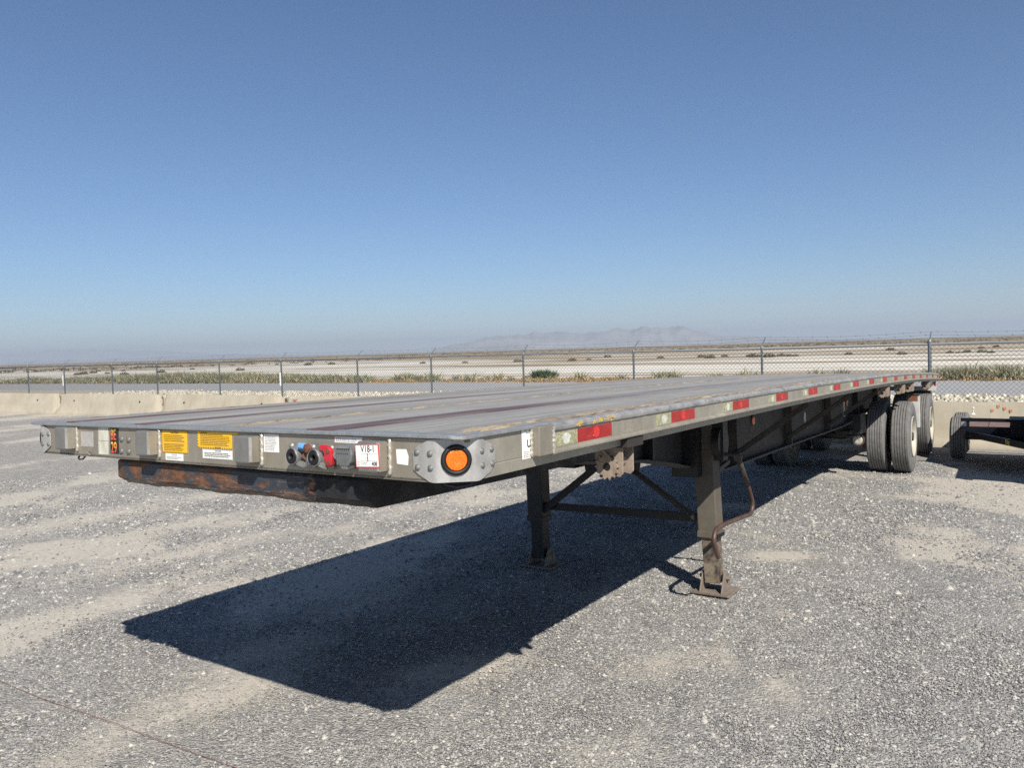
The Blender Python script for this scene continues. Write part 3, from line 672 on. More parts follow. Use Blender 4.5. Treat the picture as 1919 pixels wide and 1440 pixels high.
# ------------------------------------------------------------------ the flatbed trailer
def smooth_path(P, n=6):
    P = [Vector(p) for p in P]; out = []
    for i in range(len(P) - 1):
        a, b, c, d = P[max(i - 1, 0)], P[i], P[i + 1], P[min(i + 2, len(P) - 1)]
        for k in range(n):
            t = k / n; out.append(.5 * ((2 * b) + (c - a) * t + (2 * a - 5 * b + 4 * c - d) * t * t + (3 * b - a - 3 * c + d) * t ** 3))
    out.append(P[-1]); return out
X0, Y0, Z0, SL, TR = -.1644, 2.3273, 1.531, -.0286, -.0084
tu = Vector((DU[0], DU[1], SL)).normalized(); tv = Vector((DV[0], DV[1], TR)); tv = (tv - tu * tu.dot(tv)).normalized(); tw = tu.cross(tv)
TM = frame(tu, tv, tw, (X0, Y0, Z0 - 1.25 * TR))
tr = empty('flatbed_trailer', TM)
tag(tr, 'long grey aluminium flatbed trailer standing on its landing legs, nose towards the viewer', 'trailer')
W = 2.517; C = .085; HH = .130
FRONT = lambda v, w, u=-.0022: frame((0, -1, 0), (0, 0, 1), (-1, 0, 0), (u, v, w))
SIDE = lambda u, w, v=-.0022: frame((1, 0, 0), (0, 0, 1), (0, -1, 0), (u, v, w + camb(u)))

MB().box(0, .012, C, W - C, -HH, .001).box(0, .07, C, W - C, -HH - .001, -HH + .008).box(.012, .05, C, W - C, -.012, .0015).build('front_rail', M['alu'], tr)
# lip round the front and both corners
def lip():
    out = []; r = .040; e = .013
    out += [(.60, -e)]
    for i in range(9):
        a = math.pi / 2 * i / 8; out.append((r - e - r * math.sin(a) if i else r - e, r - e - r * math.cos(a) if i else -e))
    for i in range(9):
        a = math.pi / 2 * i / 8; out.append((r - e - r * math.cos(a), W - r + e + r * math.sin(a)))
    out += [(.60, W + e)]
    inn = []
    for p in out:
        inn.append((min(max(p[0] + .05, .055), .60) if p[0] < .59 else .60, min(max(p[1], .034), W - .034)))
    m = MB(); n = len(out)
    for p, q in zip(out, inn):
        rr = 0 if p[0] > .55 else .0025 * math.sin(p[1] * 40)
        m.v += [(p[0], p[1], .002 + rr), (p[0], p[1], .013 + rr), (q[0], q[1], .0165), (q[0], q[1], .002)]
    for i in range(n - 1):
        for j in range(4): m.f.append((4 * i + j, 4 * i + (j + 1) % 4, 4 * i + 4 + (j + 1) % 4, 4 * i + 4 + j))
    m.f += [(3, 2, 1, 0), (4 * n - 4, 4 * n - 3, 4 * n - 2, 4 * n - 1)]
    m.build('edge_lip', M['alu_lip'], tr, cam=True, bevel=.002)
lip()
# outer frame rails, both sides
def frame_prof(side):
    p = [(0, .0), (0, -.088), (.002, -.091), (-.0008, -.094), (-.0008, -.130), (.055, -.130), (.055, -.122), (.010, -.122), (.010, 0)]
    return [(v if side == 0 else W - v, w) for v, w in p]
for sd in (0, 1):
    MB().extrude_u(frame_prof(sd), C, L, 30).build('side_frame', M['alu_side'], tr, cam=True)
# rub rails with dented upper lip
def rub(sd):
    P = [(-.004, -.016), (-.031, -.0178), (-.0305, -.020), (-.0302, -.040), (-.0302, -.060), (-.030, -.0785), (-.038, -.080), (-.044, -.085), (-.044, -.092), (-.036, -.097), (-.004, -.097)]
    m = MB(); n = 420; u0 = .498; R = np.random.default_rng(3 + sd); k = len(P)
    a = R.normal(size=n + 1) * .0006 * (R.random(n + 1) < .35)
    for i in range(n + 1):
        u = u0 + (L - u0) * i / n
        for j, (v, w) in enumerate(P):
            dv = 0; dw = 0
            v2 = v + dv; m.v.append((u, v2 if sd == 0 else W - v2, w + dw))
    for i in range(n):
        o = k * i
        for j in range(k): m.f.append((o + j, o + (j + 1) % k, o + k + (j + 1) % k, o + k + j))
    m.f.append(tuple(range(k - 1, -1, -1))); o = k * n; m.f.append(tuple(range(o, o + k)))
    m.build('rub_rail', M['alu_side'], tr, cam=True)
    # upper lip dented and scraped by straps and chains
    P = [(-.002, .0155), (-.024, .0155), (-.034, .0125), (-.0395, .006), (-.041, -.003), (-.0395, -.012), (-.033, -.0175), (-.002, -.0155)]
    m = MB(); k = len(P); n = 620; a = R.normal(size=n + 1) * .0010 * (R.random(n + 1) < .3); a = (a + np.roll(a, 1) * .5)
    for i in range(n + 1):
        u = u0 + (L - u0) * i / n
        for j, (v, w) in enumerate(P):
            v2 = v + abs(a[i]) * 1.5 * (j in (2, 3, 4, 5)); w2 = w - abs(a[i]) * (j in (1, 2, 3)); m.v.append((u, v2 if sd == 0 else W - v2, w2))
    for i in range(n):
        o = k * i
        for j in range(k): m.f.append((o + j, o + (j + 1) % k, o + k + (j + 1) % k, o + k + j))
    m.f.append(tuple(range(k - 1, -1, -1))); o = k * n; m.f.append(tuple(range(o, o + k)))
    m.build('rail_lip', M['lip_scraped'], tr, cam=True)
rub(0); rub(1)
MB().box(.405, .4965, -.036, -.0005, -.094, .008).build('spacer_block', M['alu'], tr, cam=True, bevel=.004)
MB().tube([(.4995, -.036 + .002 * math.sin(i * 2.3), -.092 + .0085 * i) for i in range(12)], .005, 6, radii=[.0045 + .0018 * (i % 2) for i in range(12)]).build('weld_bead', M['weld'], tr, cam=True)
MB().tube([(.402, -.006, -.092 + .0085 * i) for i in range(12)], .005, 6, radii=[.0045 + .0018 * (i % 2) for i in range(12)]).build('weld_bead', M['weld'], tr, cam=True)

# deck boards: aluminium planks and wooden nailing strips run the full length, each a part
def plank(name, v0, v1, mat, top=.0155, grooves=0, n=26, u0=.056, u1=None, jit=0.):
    prof = [(v0, -.012), (v0, top - .002), (v0 + .0015, top)]
    if grooves:
        for g in range(grooves):
            c = v0 + (v1 - v0) * (g + 1) / (grooves + 1); prof += [(c - .004, top), (c - .003, top - .003), (c + .003, top - .003), (c + .004, top)]
    prof += [(v1 - .0015, top), (v1, top - .002), (v1, -.012)]
    m = MB().extrude_u(prof, u0, u1 or L, n)
    if jit:
        R = np.random.default_rng(int(v0 * 1000)); k = len(prof)
        m.v = [(a, b + R.normal() * jit * .5, c + (R.normal() * jit if c > .005 else 0)) for a, b, c in m.v]
    return m.build(name, mat, tr, cam=True)
strips = [(.006, .078, 'tan'), (.531, .668, 'red'), (1.095, 1.165, 'tan'), (1.600, 1.700, 'red'), (2.165, 2.235, 'red'), (2.44, 2.511, 'tan')]
for a, b, k in strips:
    if k == 'red': plank('hardwood_board', a + .004, b - .004, M['wood_red'], .0195, 0, 60, .012, jit=.0008)
    else: plank('wood_nailing_strip', a + .003, b - .003, M['wood_tan'], .0135, 3, 300, .058, jit=.0017)
for a, b in ((.078, .531), (.668, 1.095), (1.165, 1.600), (1.700, 2.165), (2.235, 2.44)):
    k = max(2, round((b - a) / .128))
    for i in range(k):
        plank('deck_plank', a + (b - a) * i / k + .0028, a + (b - a) * (i + 1) / k - .0028, M['deck'], .0155 + .0006 * ((i * 7) % 3), 4)
MB().box(.06, L - .12, .02, W - .02, .0005, .0095, 40).build('seam_dirt', M['seam'], tr, cam=True)
# splintered slivers lying proud of the tan strips
R_ = np.random.default_rng(12); m = MB()
for k in range(260):
    v = R_.choice([.045, 1.11]) + R_.normal() * .022; u = .08 + 9 * R_.random() ** 1.8; l = .04 + .16 * R_.random(); v = min(max(v, .012), 1.17)
    m.prism([(u, v, .0145), (u + l, v + R_.normal() * .006, .0145), (u + l * .5, v + .004, .0195 + .004 * R_.random())], (0, .0025, 0))
sp = m.build('wood_splinters', M['wood_tan'], tr, cam=True); sp['kind'] = 'stuff'

# cross members and main beams
cm = MB().box(0, .05, .058, W - .058, -.018, -.013).box(.022, .028, .058, W - .058, -.118, -.018).box(0, .05, .058, W - .058, -.122, -.118).build('crossmember', M['alu'], tr)
cm.location = (.30, 0, camb(.3)); u = .60
while u < L - .1:
    c = cm.copy(); COL.objects.link(c); c.location = (u, 0, camb(u)); u += .30
BP = [(.95, -.20), (1.8, -.31), (2.4, -.38), (3.0, -.44), (3.5, -.525), (4.1, -.64), (4.6, -.70), (5.5, -.70), (6.5, -.70), (7.5, -.70), (8.6, -.70), (9.6, -.695), (10.2, -.67), (10.7, -.635), (11.2, -.60), (11.9, -.56), (12.8, -.55), (13.8, -.55), (14.6, -.55)]
for v in (.78, 1.75):
    m = MB(); top = [(p[0], v - .004, -.124) for p in BP]; bot = [(p[0], v - .004, p[1]) for p in BP]
    m.prism(top + bot[::-1], (0, .008, 0)); m.build('beam_web', M['beam'], tr, cam=True)
    m = MB(); k = len(BP)
    for p in BP: m.v += [(p[0], v - .075, p[1]), (p[0], v + .075, p[1]), (p[0], v + .075, p[1] - .018), (p[0], v - .075, p[1] - .018)]
    for i in range(k - 1):
        for j in range(4): m.f.append((4 * i + j, 4 * i + (j + 1) % 4, 4 * i + 4 + (j + 1) % 4, 4 * i + 4 + j))
    m.f += [(3, 2, 1, 0), (4 * k - 4, 4 * k - 3, 4 * k - 2, 4 * k - 1)]
    m.build('beam_flange', M['dusty'] if v < 1 else M['black'], tr, cam=True)
    MB().box(.95, 14.6, v - .06, v + .06, -.1345, -.1225, 30).build('beam_top_flange', M['black'], tr, cam=True)
for u in (3.10, 4.93, 6.83, 8.83, 10.75, 12.6):
    w = np.interp(u, [p[0] for p in BP], [p[1] for p in BP])
    if 4 < u < 10:
        MB().box(u - .012, u + .012, .705, .775, w + .002, -.137).build('stiffener', M['dusty'], tr, cam=True)
        MB().bar((u, .745, w + .09), (u, .10, -.14), .05, .012, up=(0, .6, .8)).bar((u - .022, .75, w + .065), (u - .022, .105, -.165), .006, .045, up=(0, .6, .8)).build('knee_brace', M['dusty'], tr, cam=True)
    else: MB().box(u - .01, u + .01, .705, .775, w + .002, -.137).build('stiffener', M['black'], tr, cam=True)

# front corner plates, lamps and bolts
def corner(sd):
    mv = (lambda v: v) if sd == 0 else (lambda v: W - v)
    st = [(-.0015, .172, -.040, -.094), (-.0015, .152, -.018, -.108), (-.0015, .108, -.001, -.129), (-.0015, .094, .0005, -.131), (-.0005, .0885, .0005, -.131), (.0012, .0845, .0005, -.131), (.0042, .0805, .0005, -.131),
          (.0805, .0042, .0005, -.131), (.0845, .0012, .0005, -.131), (.0885, -.0005, .0005, -.131), (.094, -.0015, .0005, -.131), (.106, -.0015, -.001, -.129), (.158, -.0015, -.020, -.110), (.180, -.0015, -.036, -.094)]
    m = MB(); n = len(st); t = .0038
    for i, (u, v, a, b) in enumerate(st):
        p, q = st[max(i - 1, 0)], st[min(i + 1, n - 1)]; d = Vector((q[0] - p[0], q[1] - p[1], 0)).normalized(); nn = Vector((d.y, -d.x, 0)) * t
        for k in (0, 1):
            x, y = u + nn.x * k, v + nn.y * k; m.v += [(x, mv(y), a), (x, mv(y), b)]
    for i in range(n - 1):
        o = 4 * i; m.f += [(o + 2, o + 3, o + 7, o + 6), (o, o + 4, o + 5, o + 1), (o, o + 2, o + 6, o + 4), (o + 1, o + 5, o + 7, o + 3)]
    m.f += [(0, 1, 3, 2), (4 * n - 4, 4 * n - 2, 4 * n - 1, 4 * n - 3)]
    o = m.build('corner_plate', M['alu_bright'], tr, autosm=True)
    return o, Vector((-1, -1 if sd == 0 else 1, 0)).normalized(), mv
for sd in (0, 1):
    pl, n, mv = corner(sd); o = Vector((.0418, mv(.0418), -.063)) + n * .0036
    lamp = MB().revolve([(0, .0475), (.006, .0475), (.010, .043), (.011, .037), (.006, .0335), (.002, .032)], o, n, 36).build('clearance_lamp', M['rubber_black'], tr, smooth=True)
    lamp['label'] = 'round amber clearance lamp in a black rubber ring' if sd == 0 else 'red clearance lamp on the far corner'
    pf = [(.003, .0325), (.0095, .0325), (.0115, .031), (.0112, .0285), (.0122, .022), (.0118, .012), (.0105, .004), (.0108, .0001)]
    MB().revolve(pf, o, n, 40).build('lens', M['amber'] if sd == 0 else M['redpaint'], lamp, smooth=True)
bf = MB().revolve([(0, .0105), (.0015, .0105), (.003, .0085), (.006, .006), (.0072, .0001)], (0, 0, 0), (-1, 0, 0), 14).build('bolt', M['boltzinc'], tr, smooth=True)
bs = MB().revolve([(0, .0105), (.0015, .0105), (.003, .0085), (.006, .006), (.0072, .0001)], (0, 0, 0), (0, -1, 0), 14).build('bolt', M['boltzinc'], tr, smooth=True)
bolts = [(v, w) for v, w in ((.157, -.041), (.105, -.043), (.155, -.087), (.104, -.087), (W - .157, -.041), (W - .105, -.043), (W - .155, -.087), (W - .104, -.087), )]
bf.location = (-.005, *bolts[0])
for v, w in bolts[1:]: c = bf.copy(); COL.objects.link(c); c.location = (-.005, v, w)
for v, w in ((1.771, -.047), (1.719, -.048), (1.774, -.098), (1.721, -.098)): c = bf.copy(); COL.objects.link(c); c.location = (-.0005, v, w); c.scale = (1.2, 1.25, 1.25)
bs.location = (.112, -.005, -.041)
for u, w in ((.164, -.040), (.114, -.086), (.167, -.086)): c = bs.copy(); COL.objects.link(c); c.location = (u, -.005, w)

# blocks welded to the front
for v0, v1, w0, w1 in ((2.127, 2.220, -.100, -.003), (1.508, 1.594, -.102, -.005), (.889, .974, -.104, -.008), (.279, .366, -.105, -.008)):
    b = MB().box(-.049, -.0005, v0, v1, w0 - .002, w1).build('bumper_block', M['alu_grey'], tr, bevel=.006)
    MB().box(-.046, -.001, v0 - .0025, v0 + .0002, w0 + .002, w1 - .002).build('lit_side_skin', M['alu'], b)  # sunlit right side put in as a lighter skin on the block
    MB().box(-.0495, -.040, v0 - .0032, v0 + .004, w0 + .004, w1 - .004).build('worn_edge', M['alu_bright'], b, bevel=.001)
    n = 14; MB().tube([(-.003, v0 - .010 + .0015 * math.sin(i * 1.9), w0 - .012 + (w1 - w0 + .016) * i / (n - 1)) for i in range(n)], .006, 7, radii=[.0055 + .0022 * (i % 2) for i in range(n)]).build('weld_bead', M['weld'], b, smooth=True)

# stickers and lettering on the front rail
def sticker(name, v1, v0, w0, w1, mat, u=-.0004, t=.0006, tilt=0, label=None):
    P = [(u, v1, w1 if not tilt else w1), (u, v0, w1 + tilt), (u, v0, w0 + tilt), (u, v1, w0)]
    o = MB().prism(P, (-t, 0, 0)).build(name, mat, tr)
    if label: o['label'] = label
    return o
def print_lines(par, v1, v0, w0, w1, rows, mat, seed, u=-.0013, fill=.55, ragged=.25):
    """rows of print too small to read, as broken ink lines"""
    R = np.random.default_rng(seed); m = MB(); h = (w1 - w0) / rows
    for r in range(rows):
        w = w1 - h * (r + .5); v = v1; end = v0 + (v1 - v0) * ragged * R.random()
        while v > end + .003:
            l = min(.002 + .006 * R.random(), v - end); m.prism([(u, v, w - h * fill / 2), (u, v - l, w - h * fill / 2), (u, v - l, w + h * fill / 2), (u, v, w + h * fill / 2)], (-.0002, 0, 0)); v -= l + .0022
    o = m.build('small_print', mat, par); o['kind'] = 'stuff'; return o
def hazard(par, v1, v0, w0, w1, mat, u=-.0013, step=.0062, th=.0035, sides='tblr'):
    m = MB(); v = v1 - .002
    while v > v0 + .004:
        for s, w in (('t', w1 - th), ('b', w0)):
            if s in sides: m.prism([(u, v, w), (u, v - .003, w), (u, v - .0045, w + th), (u, v - .0015, w + th)], (-.0002, 0, 0))
        v -= step
    w = w0 + .003
    while w < w1 - .004:
        for s, vv in (('l', v1), ('r', v0 + th)):
            if s in sides: m.prism([(u, vv, w), (u, vv - th, w + .002), (u, vv - th, w + .0048), (u, vv, w + .0028)], (-.0002, 0, 0))
        w += step
    o = m.build('hazard_border', mat, par); o['kind'] = 'stuff'
sticker('glue_patch', 2.090, 1.989, -.088, -.022, M['patch'])
sticker('tape_strip', 1.948, 1.870, -.058, .0, M['old_tape']); sticker('tape_strip', 1.950, 1.872, -.117, -.060, M['old_tape'])
nd = sticker('number_decal', 1.858, 1.793, -.111, -.0005, M['ink'], label='black number decal reading BE 29 in yellow to red letters')
text('lettering', 'BE', .066, M['badge'], nd, FRONT(1.853, -.0515, -.0016), .60, bold=.0005); text('lettering', '29', .066, M['badge'], nd, FRONT(1.853, -.1065, -.0016), .70, bold=.0005)
y1 = sticker('caution_sticker', 1.484, 1.315, -.091, -.001, M['yellow_sticker'], label='square yellow caution sticker')
text('lettering', 'CAUTION', .0105, M['ink'], y1, FRONT(1.4, -.0145, -.0014), 1.1, 'CENTER', bold=.0003)
print_lines(y1, 1.472, 1.33, -.048, -.018, 4, M['ink_brown'], 1); print_lines(y1, 1.470, 1.33, -.084, -.053, 5, M['ink_brown'], 2); hazard(y1, 1.484, 1.315, -.091, -.001, M['ink'])
w1 = sticker('notice_sticker', 1.463, 1.347, -.121, -.0935, M['white_sticker']); text('lettering', 'NOTICE', .0085, M['ink_grey'], w1, FRONT(1.405, -.102, -.0014), 1.1, 'CENTER', bold=.0002)
print_lines(w1, 1.455, 1.355, -.117, -.105, 2, M['ink_grey'], 3)
y2 = sticker('caution_sticker', 1.254, 1.047, -.065, -.0095, M['yellow_sticker'], label='wide yellow caution sticker')
sticker('caution_sticker', 1.254, 1.010, -.0094, -.002, M['yellow_sticker'], label='top strip of the wide caution sticker')
text('lettering', 'CAUTION', .008, M['ink'], y2, FRONT(1.235, -.0088, -.0014), 1.1, bold=.0002); text('lettering', 'CAUTION', .0075, M['ink'], y2, FRONT(1.15, -.0635, -.0014), 1.1, bold=.0002)
print_lines(y2, 1.235, 1.055, -.055, -.0105, 7, M['ink_brown'], 4); hazard(y2, 1.254, 1.047, -.065, -.0095, M['ink'], sides='bl', step=.0105, th=.005)
w2 = sticker('caution_sticker', 1.225, 1.047, -.1045, -.0675, M['white_sticker'], label='white caution sticker under the wide yellow one')
text('lettering', 'CAUTION', .0075, M['ink'], w2, FRONT(1.13, -.0765, -.0014), 1.1, 'CENTER', bold=.0002); print_lines(w2, 1.212, 1.055, -.098, -.079, 3, M['ink'], 5, ragged=.1); hazard(w2, 1.225, 1.047, -.1045, -.0675, M['ink_grey'], sides='tbl', step=.005, th=.0025)
w3 = sticker('paper_label', .870, .790, -.066, -.003, M['white_sticker']); print_lines(w3, .864, .80, -.062, -.008, 10, M['ink_grey'], 6, fill=.4)
w4 = sticker('paper_label', .514, .389, -.0215, -.0015, M['white_sticker']); print_lines(w4, .508, .40, -.019, -.004, 3, M['ink_grey'], 7, fill=.4)
m = MB().prism([(-.0004, .245, -.034), (-.0004, .203, -.033), (-.0004, .194, -.056), (-.0004, .197, -.083), (-.0004, .242, -.080)], (-.0006, 0, 0)); m.build('blank_label', M['white_sticker'], tr)
# sale tag stuck on the rightmost block
tg = MB().prism([(-.0495, .374, -.0195), (-.0495, .272, -.0145), (-.0495, .268, -.089), (-.0495, .370, -.0925)], (-.0008, 0, 0)).build('sale_tag', M['redframe'], tr)
tg['label'] = 'white paper sale tag with a red edge and handwritten V18-1'
MB().prism([(-.0504, .3705, -.0225), (-.0504, .2765, -.0180), (-.0504, .2725, -.0855), (-.0504, .3665, -.0890)], (-.0004, 0, 0)).build('tag_paper', M['white_sticker'], tg)
TT = lambda v, w: FRONT(v, w, -.0511) @ Matrix.Rotation(math.radians(2), 4, 'Z')
text('lettering', 'V18-1', .030, M['ink'], tg, TT(.348, -.0425), .82, bold=.0004)
text('lettering', '408', .017, M['ink'], tg, TT(.302, -.0835), .9, bold=.0005)
for i, ch in enumerate('56Y'): text('lettering', ch, .011, M['ink'], tg, TT(.322, -.0535 - .0095 * i), 1, bold=.0004)
m = MB()
for w in (-.047, -.069): m.box(-.0511, -.0507, .276, .366, w, w + .0007)
for v in (.345, .310): m.box(-.0511, -.0507, v, v + .0007, -.087, -.069)
m.build('ruled_lines', M['ink_grey'], tg)
print_lines(tg, .363, .348, -.086, -.072, 3, M['ink_grey'], 8, u=-.0510, fill=.35); print_lines(tg, .342, .315, -.083, -.072, 2, M['ink_grey'], 9, u=-.0510, fill=.35)

# brake line couplings and the light socket
def disc_ring(o, ax, prof, seg=28): return MB().revolve(prof, o, ax, seg)
def gladhand(v, w, name='gladhand', seed=0):
    fl = MB().prism([(-.0006, v + dv, w + dw) for dv, dw in [(.050 * math.cos(t) * (1.15 if abs(math.cos(t)) > .7 else 1), .040 * math.sin(t)) for t in [i * math.pi / 9 for i in range(18)]]], (-.007, 0, 0))
    fl.revolve([(0, .026), (.018, .024), (.026, .026), (.036, .0285), (.046, .0288), (.048, .0275), (.046, .025)], (-.006, v, w), (-1, 0, 0), 26)
    fl.prism([(-.030, v - .010, w - .026), (-.046, v - .010, w - .026), (-.046, v - .046, w - .036), (-.030, v - .046, w - .036)], (0, 0, .014))
    g = fl.build(name, M['zinc'], tr, autosm=True)
    MB().revolve([(0, .0265), (.006, .0262), (.010, .023), (.011, .017), (.009, .011), (.003, .0085), (-.02, .008)], (-.046, v, w), (-1, 0, 0), 28).build('seal', M['rubber_black'], g, smooth=True)
    for a in (-1, 1):
        for b in (-1, 1):
            if (a, b) == (-1, 0): continue
            MB().revolve([(0, .011), (.005, .010), (.009, .0001)], (-.006, v + .044 * a + .004, w + .030 * b), (-1, 0, 0), 10).build('screw', M['zinc'], g, smooth=True)
    return g
gladhand(.668, -.069)['label'] = 'left brake line coupling with a black seal'
g2 = gladhand(.562, -.070); g2['label'] = 'right brake line coupling with a blue cover'
MB().bar((-.030, .602, -.038), (-.040, .640, -.030), .028, .016).bar((-.024, .62, -.04), (-.034, .655, -.042), .02, .012).build('blue_cover', M['bluepaint'], g2, bevel=.003)
MB().revolve([(0, .016), (.012, .015), (.016, .0001)], (-.038, .598, -.040), (-1, .1, 0), 14).bar((-.02, .61, -.045), (-.035, .628, -.075), .012, .02).build('rusty_knob', M['rustpart'], g2, smooth=False)
MB().prism([(-.012, .64, -.06), (-.02, .645, -.10), (-.03, .62, -.118), (-.045, .605, -.10), (-.045, .60, -.06)], (-.006, -.012, 0)).build('guard_plate', M['zinc'], g2, bevel=.002)
rs = MB(); pts = [(.540, -.028), (.520, -.027), (.498, -.033), (.488, -.044), (.484, -.075), (.487, -.092), (.502, -.099), (.512, -.094), (.520, -.072), (.519, -.052), (.528, -.044), (.545, -.043)]
rs.prism([(-.030, a, b) for a, b in pts], (-.016, 0, 0)); rd = rs.build('red_shut_off', M['redpaint'], tr, bevel=.003)
for a, b in ((.500, -.046), (.498, -.084)): MB().cyl((-.045, a, b), (-1, 0, 0), .008, .004, 12).build('screw', M['rustpart'], rd)
MB().bar((-.022, .565, -.072), (-.034, .515, -.082), .014, .022).box(-.030, -.001, .512, .530, -.078, -.045).build('link_arm', M['zinc'], rd)
sk = MB(); pts = [(.462, -.030), (.450, -.022), (.412, -.022), (.400, -.030), (.392, -.055), (.398, -.078), (.410, -.090), (.414, -.104), (.440, -.104), (.448, -.090), (.462, -.076), (.467, -.052)]
sk.prism([(-.0008, a, b) for a, b in pts], (-.046, 0, 0)); so_ = sk.build('light_socket', M['socket'], tr, bevel=.004)
m = MB()
for i in range(6):
    v = .405 + .0095 * i
    m.box(-.0502, -.0466, v, v + .004, -.050, -.032); m.box(-.0502, -.0466, v, v + .004, -.088, -.070)
m.build('lid_ribs', M['socket'], so_)
MB().box(-.052, -.0465, .398, .462, -.034, -.026).cyl((-.03, .470, -.058), (-1, 0, 0), .012, .012, 10).build('hinge', M['zinc'], so_)

# side: warning decal, reflector tape
us = MB().prism([(.346, -.0014, .007), (.430, -.0014, .004), (.432, -.0014, -.098), (.348, -.0014, -.098)], (0, -.0006, 0)).build('hook_decal', M['white_sticker'], tr, cam=True)
us['label'] = 'white decal with a large U hook symbol'
text('lettering', 'U', .036, M['ink'], us, SIDE(.378, -.060), 1., bold=.0012)
m = MB(); R_ = np.random.default_rng(31)
for r in range(4):
    u = .357
    while u < .42: l = .004 + .008 * R_.random(); m.box(u, min(u + l, .423), -.0026, -.0022, -.076 - r * .0058, -.0735 - r * .0058); u += l + .003
for u, w, l in ((.362, -.004, .018), (.39, -.006, .02), (.372, -.013, .03)): m.box(u, u + l, -.0026, -.0022, w, w + .003)
m.build('small_print', M['ink_grey'], us, cam=True)
S_, U1 = .9092, .683
for k in range(16):
    u = U1 + S_ * k; n = 24
    if u + .31 > L: r1 = L - .002
    else: r1 = u + (.283 if k == 0 else .305)
    rt = MB().box(u, r1, -.0312, -.0302, -.0725, -.0225).build('red_reflector_tape', M['redtape'], tr, cam=True)
    if k < 9: MB().prism([(u + .15 + .026 * math.cos(a), -.0313, -.047 + .021 * math.sin(a)) for a in [i * math.pi / 6 for i in range(12)]], (0, -.0004, 0)).build('emblem', M['emblem_red'], rt, cam=True)
    wt = MB().box(u - .176, u - .002, -.0312, -.0302, -.0725, -.0225).build('white_reflector_tape', M['olivetape'], tr, cam=True)
    if k < 9: MB().prism([(u - .085 + .030 * math.cos(a) * (1 + .2 * math.sin(a * 5)), -.0313, -.048 + .020 * math.sin(a)) for a in [i * math.pi / 9 for i in range(18)]], (0, -.0004, 0)).build('emblem', M['emblem_white'], wt, cam=True)
MB().box(1.078, 1.263, -.0309, -.0301, -.074, -.020).build('grey_patch', M['alu'], tr, cam=True)
m = MB(); R_ = np.random.default_rng(8)
for c, k in ((.685, 7), (.80, 6), (.86, 6), (.91, 6), (.95, 5)):
    for i in range(k):
        u = c + R_.normal() * .012; w = -.002 + R_.normal() * .0035; a = .004 + .006 * R_.random(); m.prism([(u - a, -.0412, w - .002), (u + a * .6, -.0412, w - .003), (u + a, -.0412, w + .003), (u - a * .3, -.0412, w + .004)], (0, -.0006, 0))
o = m.build('yellow_scuffs', M['yellow_scuff'], tr, cam=True); o['kind'] = 'stuff'

# coupler plate under the nose
m = MB(); nv = 60; prof = [(.045, -.136), (.032, -.142), (.026, -.150), (.026, -.214), (.032, -.224), (.062, -.242), (.09, -.247), (1.85, -.250), (1.85, -.140)]
R_ = np.random.default_rng(5)
for i in range(nv + 1):
    v = .415 + 1.47 * i / nv; e = 1 - min(1, min(i, nv - i) / 3.)
    for j, (u, w) in enumerate(prof):
        jj = R_.normal() * .0012; w2 = w + (jj if 1 < j < 7 else 0); lift = .010 * math.sin(i * .35) * (j in (4, 5)); rise = .045 * sst(.55, 1., (v - .5) / 1.6) * (j in (4, 5, 6)) 
        m.v.append((u + abs(jj) + .02 * e * (j < 6), v, w2 + float(lift) * .4 ))
k = len(prof)
for i in range(nv):
    for j in range(k): m.f.append((i * k + j, i * k + (j + 1) % k, i * k + k + (j + 1) % k, i * k + k + j))
m.f += [tuple(range(k - 1, -1, -1)), tuple(range(nv * k, nv * k + k))]
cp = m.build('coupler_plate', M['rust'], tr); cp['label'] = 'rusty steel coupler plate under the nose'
MB().tube([(.33, .63, -.20), (.33, .625, -.235), (.34, .61, -.245), (.33, .60, -.21), (.335, .58, -.20), (.33, .57, -.245), (.34, .55, -.25), (.33, .545, -.20)], .002, 5).build('loose_cord', M['cord'], tr, smooth=True)
MB().tube([(.02, 2.14, -.13), (.01, 2.135, -.142), (.005, 2.12, -.148), (.005, 2.09, -.146), (.01, 2.075, -.130)], .004, 6).build('hook', M['hook'], tr, smooth=True)
MB().tube([(.10, .02, -.13), (.09, .03, -.145), (.07, .06, -.15), (.06, .09, -.145), (.05, .11, -.13)], .006, 6).build('hook', M['hook'], tr, smooth=True)
MB().prism([(-.001, 2.035, -.13), (-.001, 2.0, -.13), (-.012, 1.995, -.122), (-.012, 2.02, -.108), (-.001, 2.035, -.11)], (-.004, .004, 0)).build('bent_tab', M['zinc'], tr)

for k_, (v_, dz) in enumerate(((.52, 0.), (.57, -.02))):      # brake hoses slung under the deck
    pts = [(.05, v_ + .12, -.10), (.35, v_ + .05, -.19)]
    for i in range(1, 20): pts.append((.35 + .42 * i, v_ + .015 * math.sin(i * 1.7), -.155 + dz - .05 * (i % 2)))
    MB().tube(smooth_path(pts, 4), .008, 6).build('brake_hose', M['rubber_black'], tr, cam=True, smooth=True)
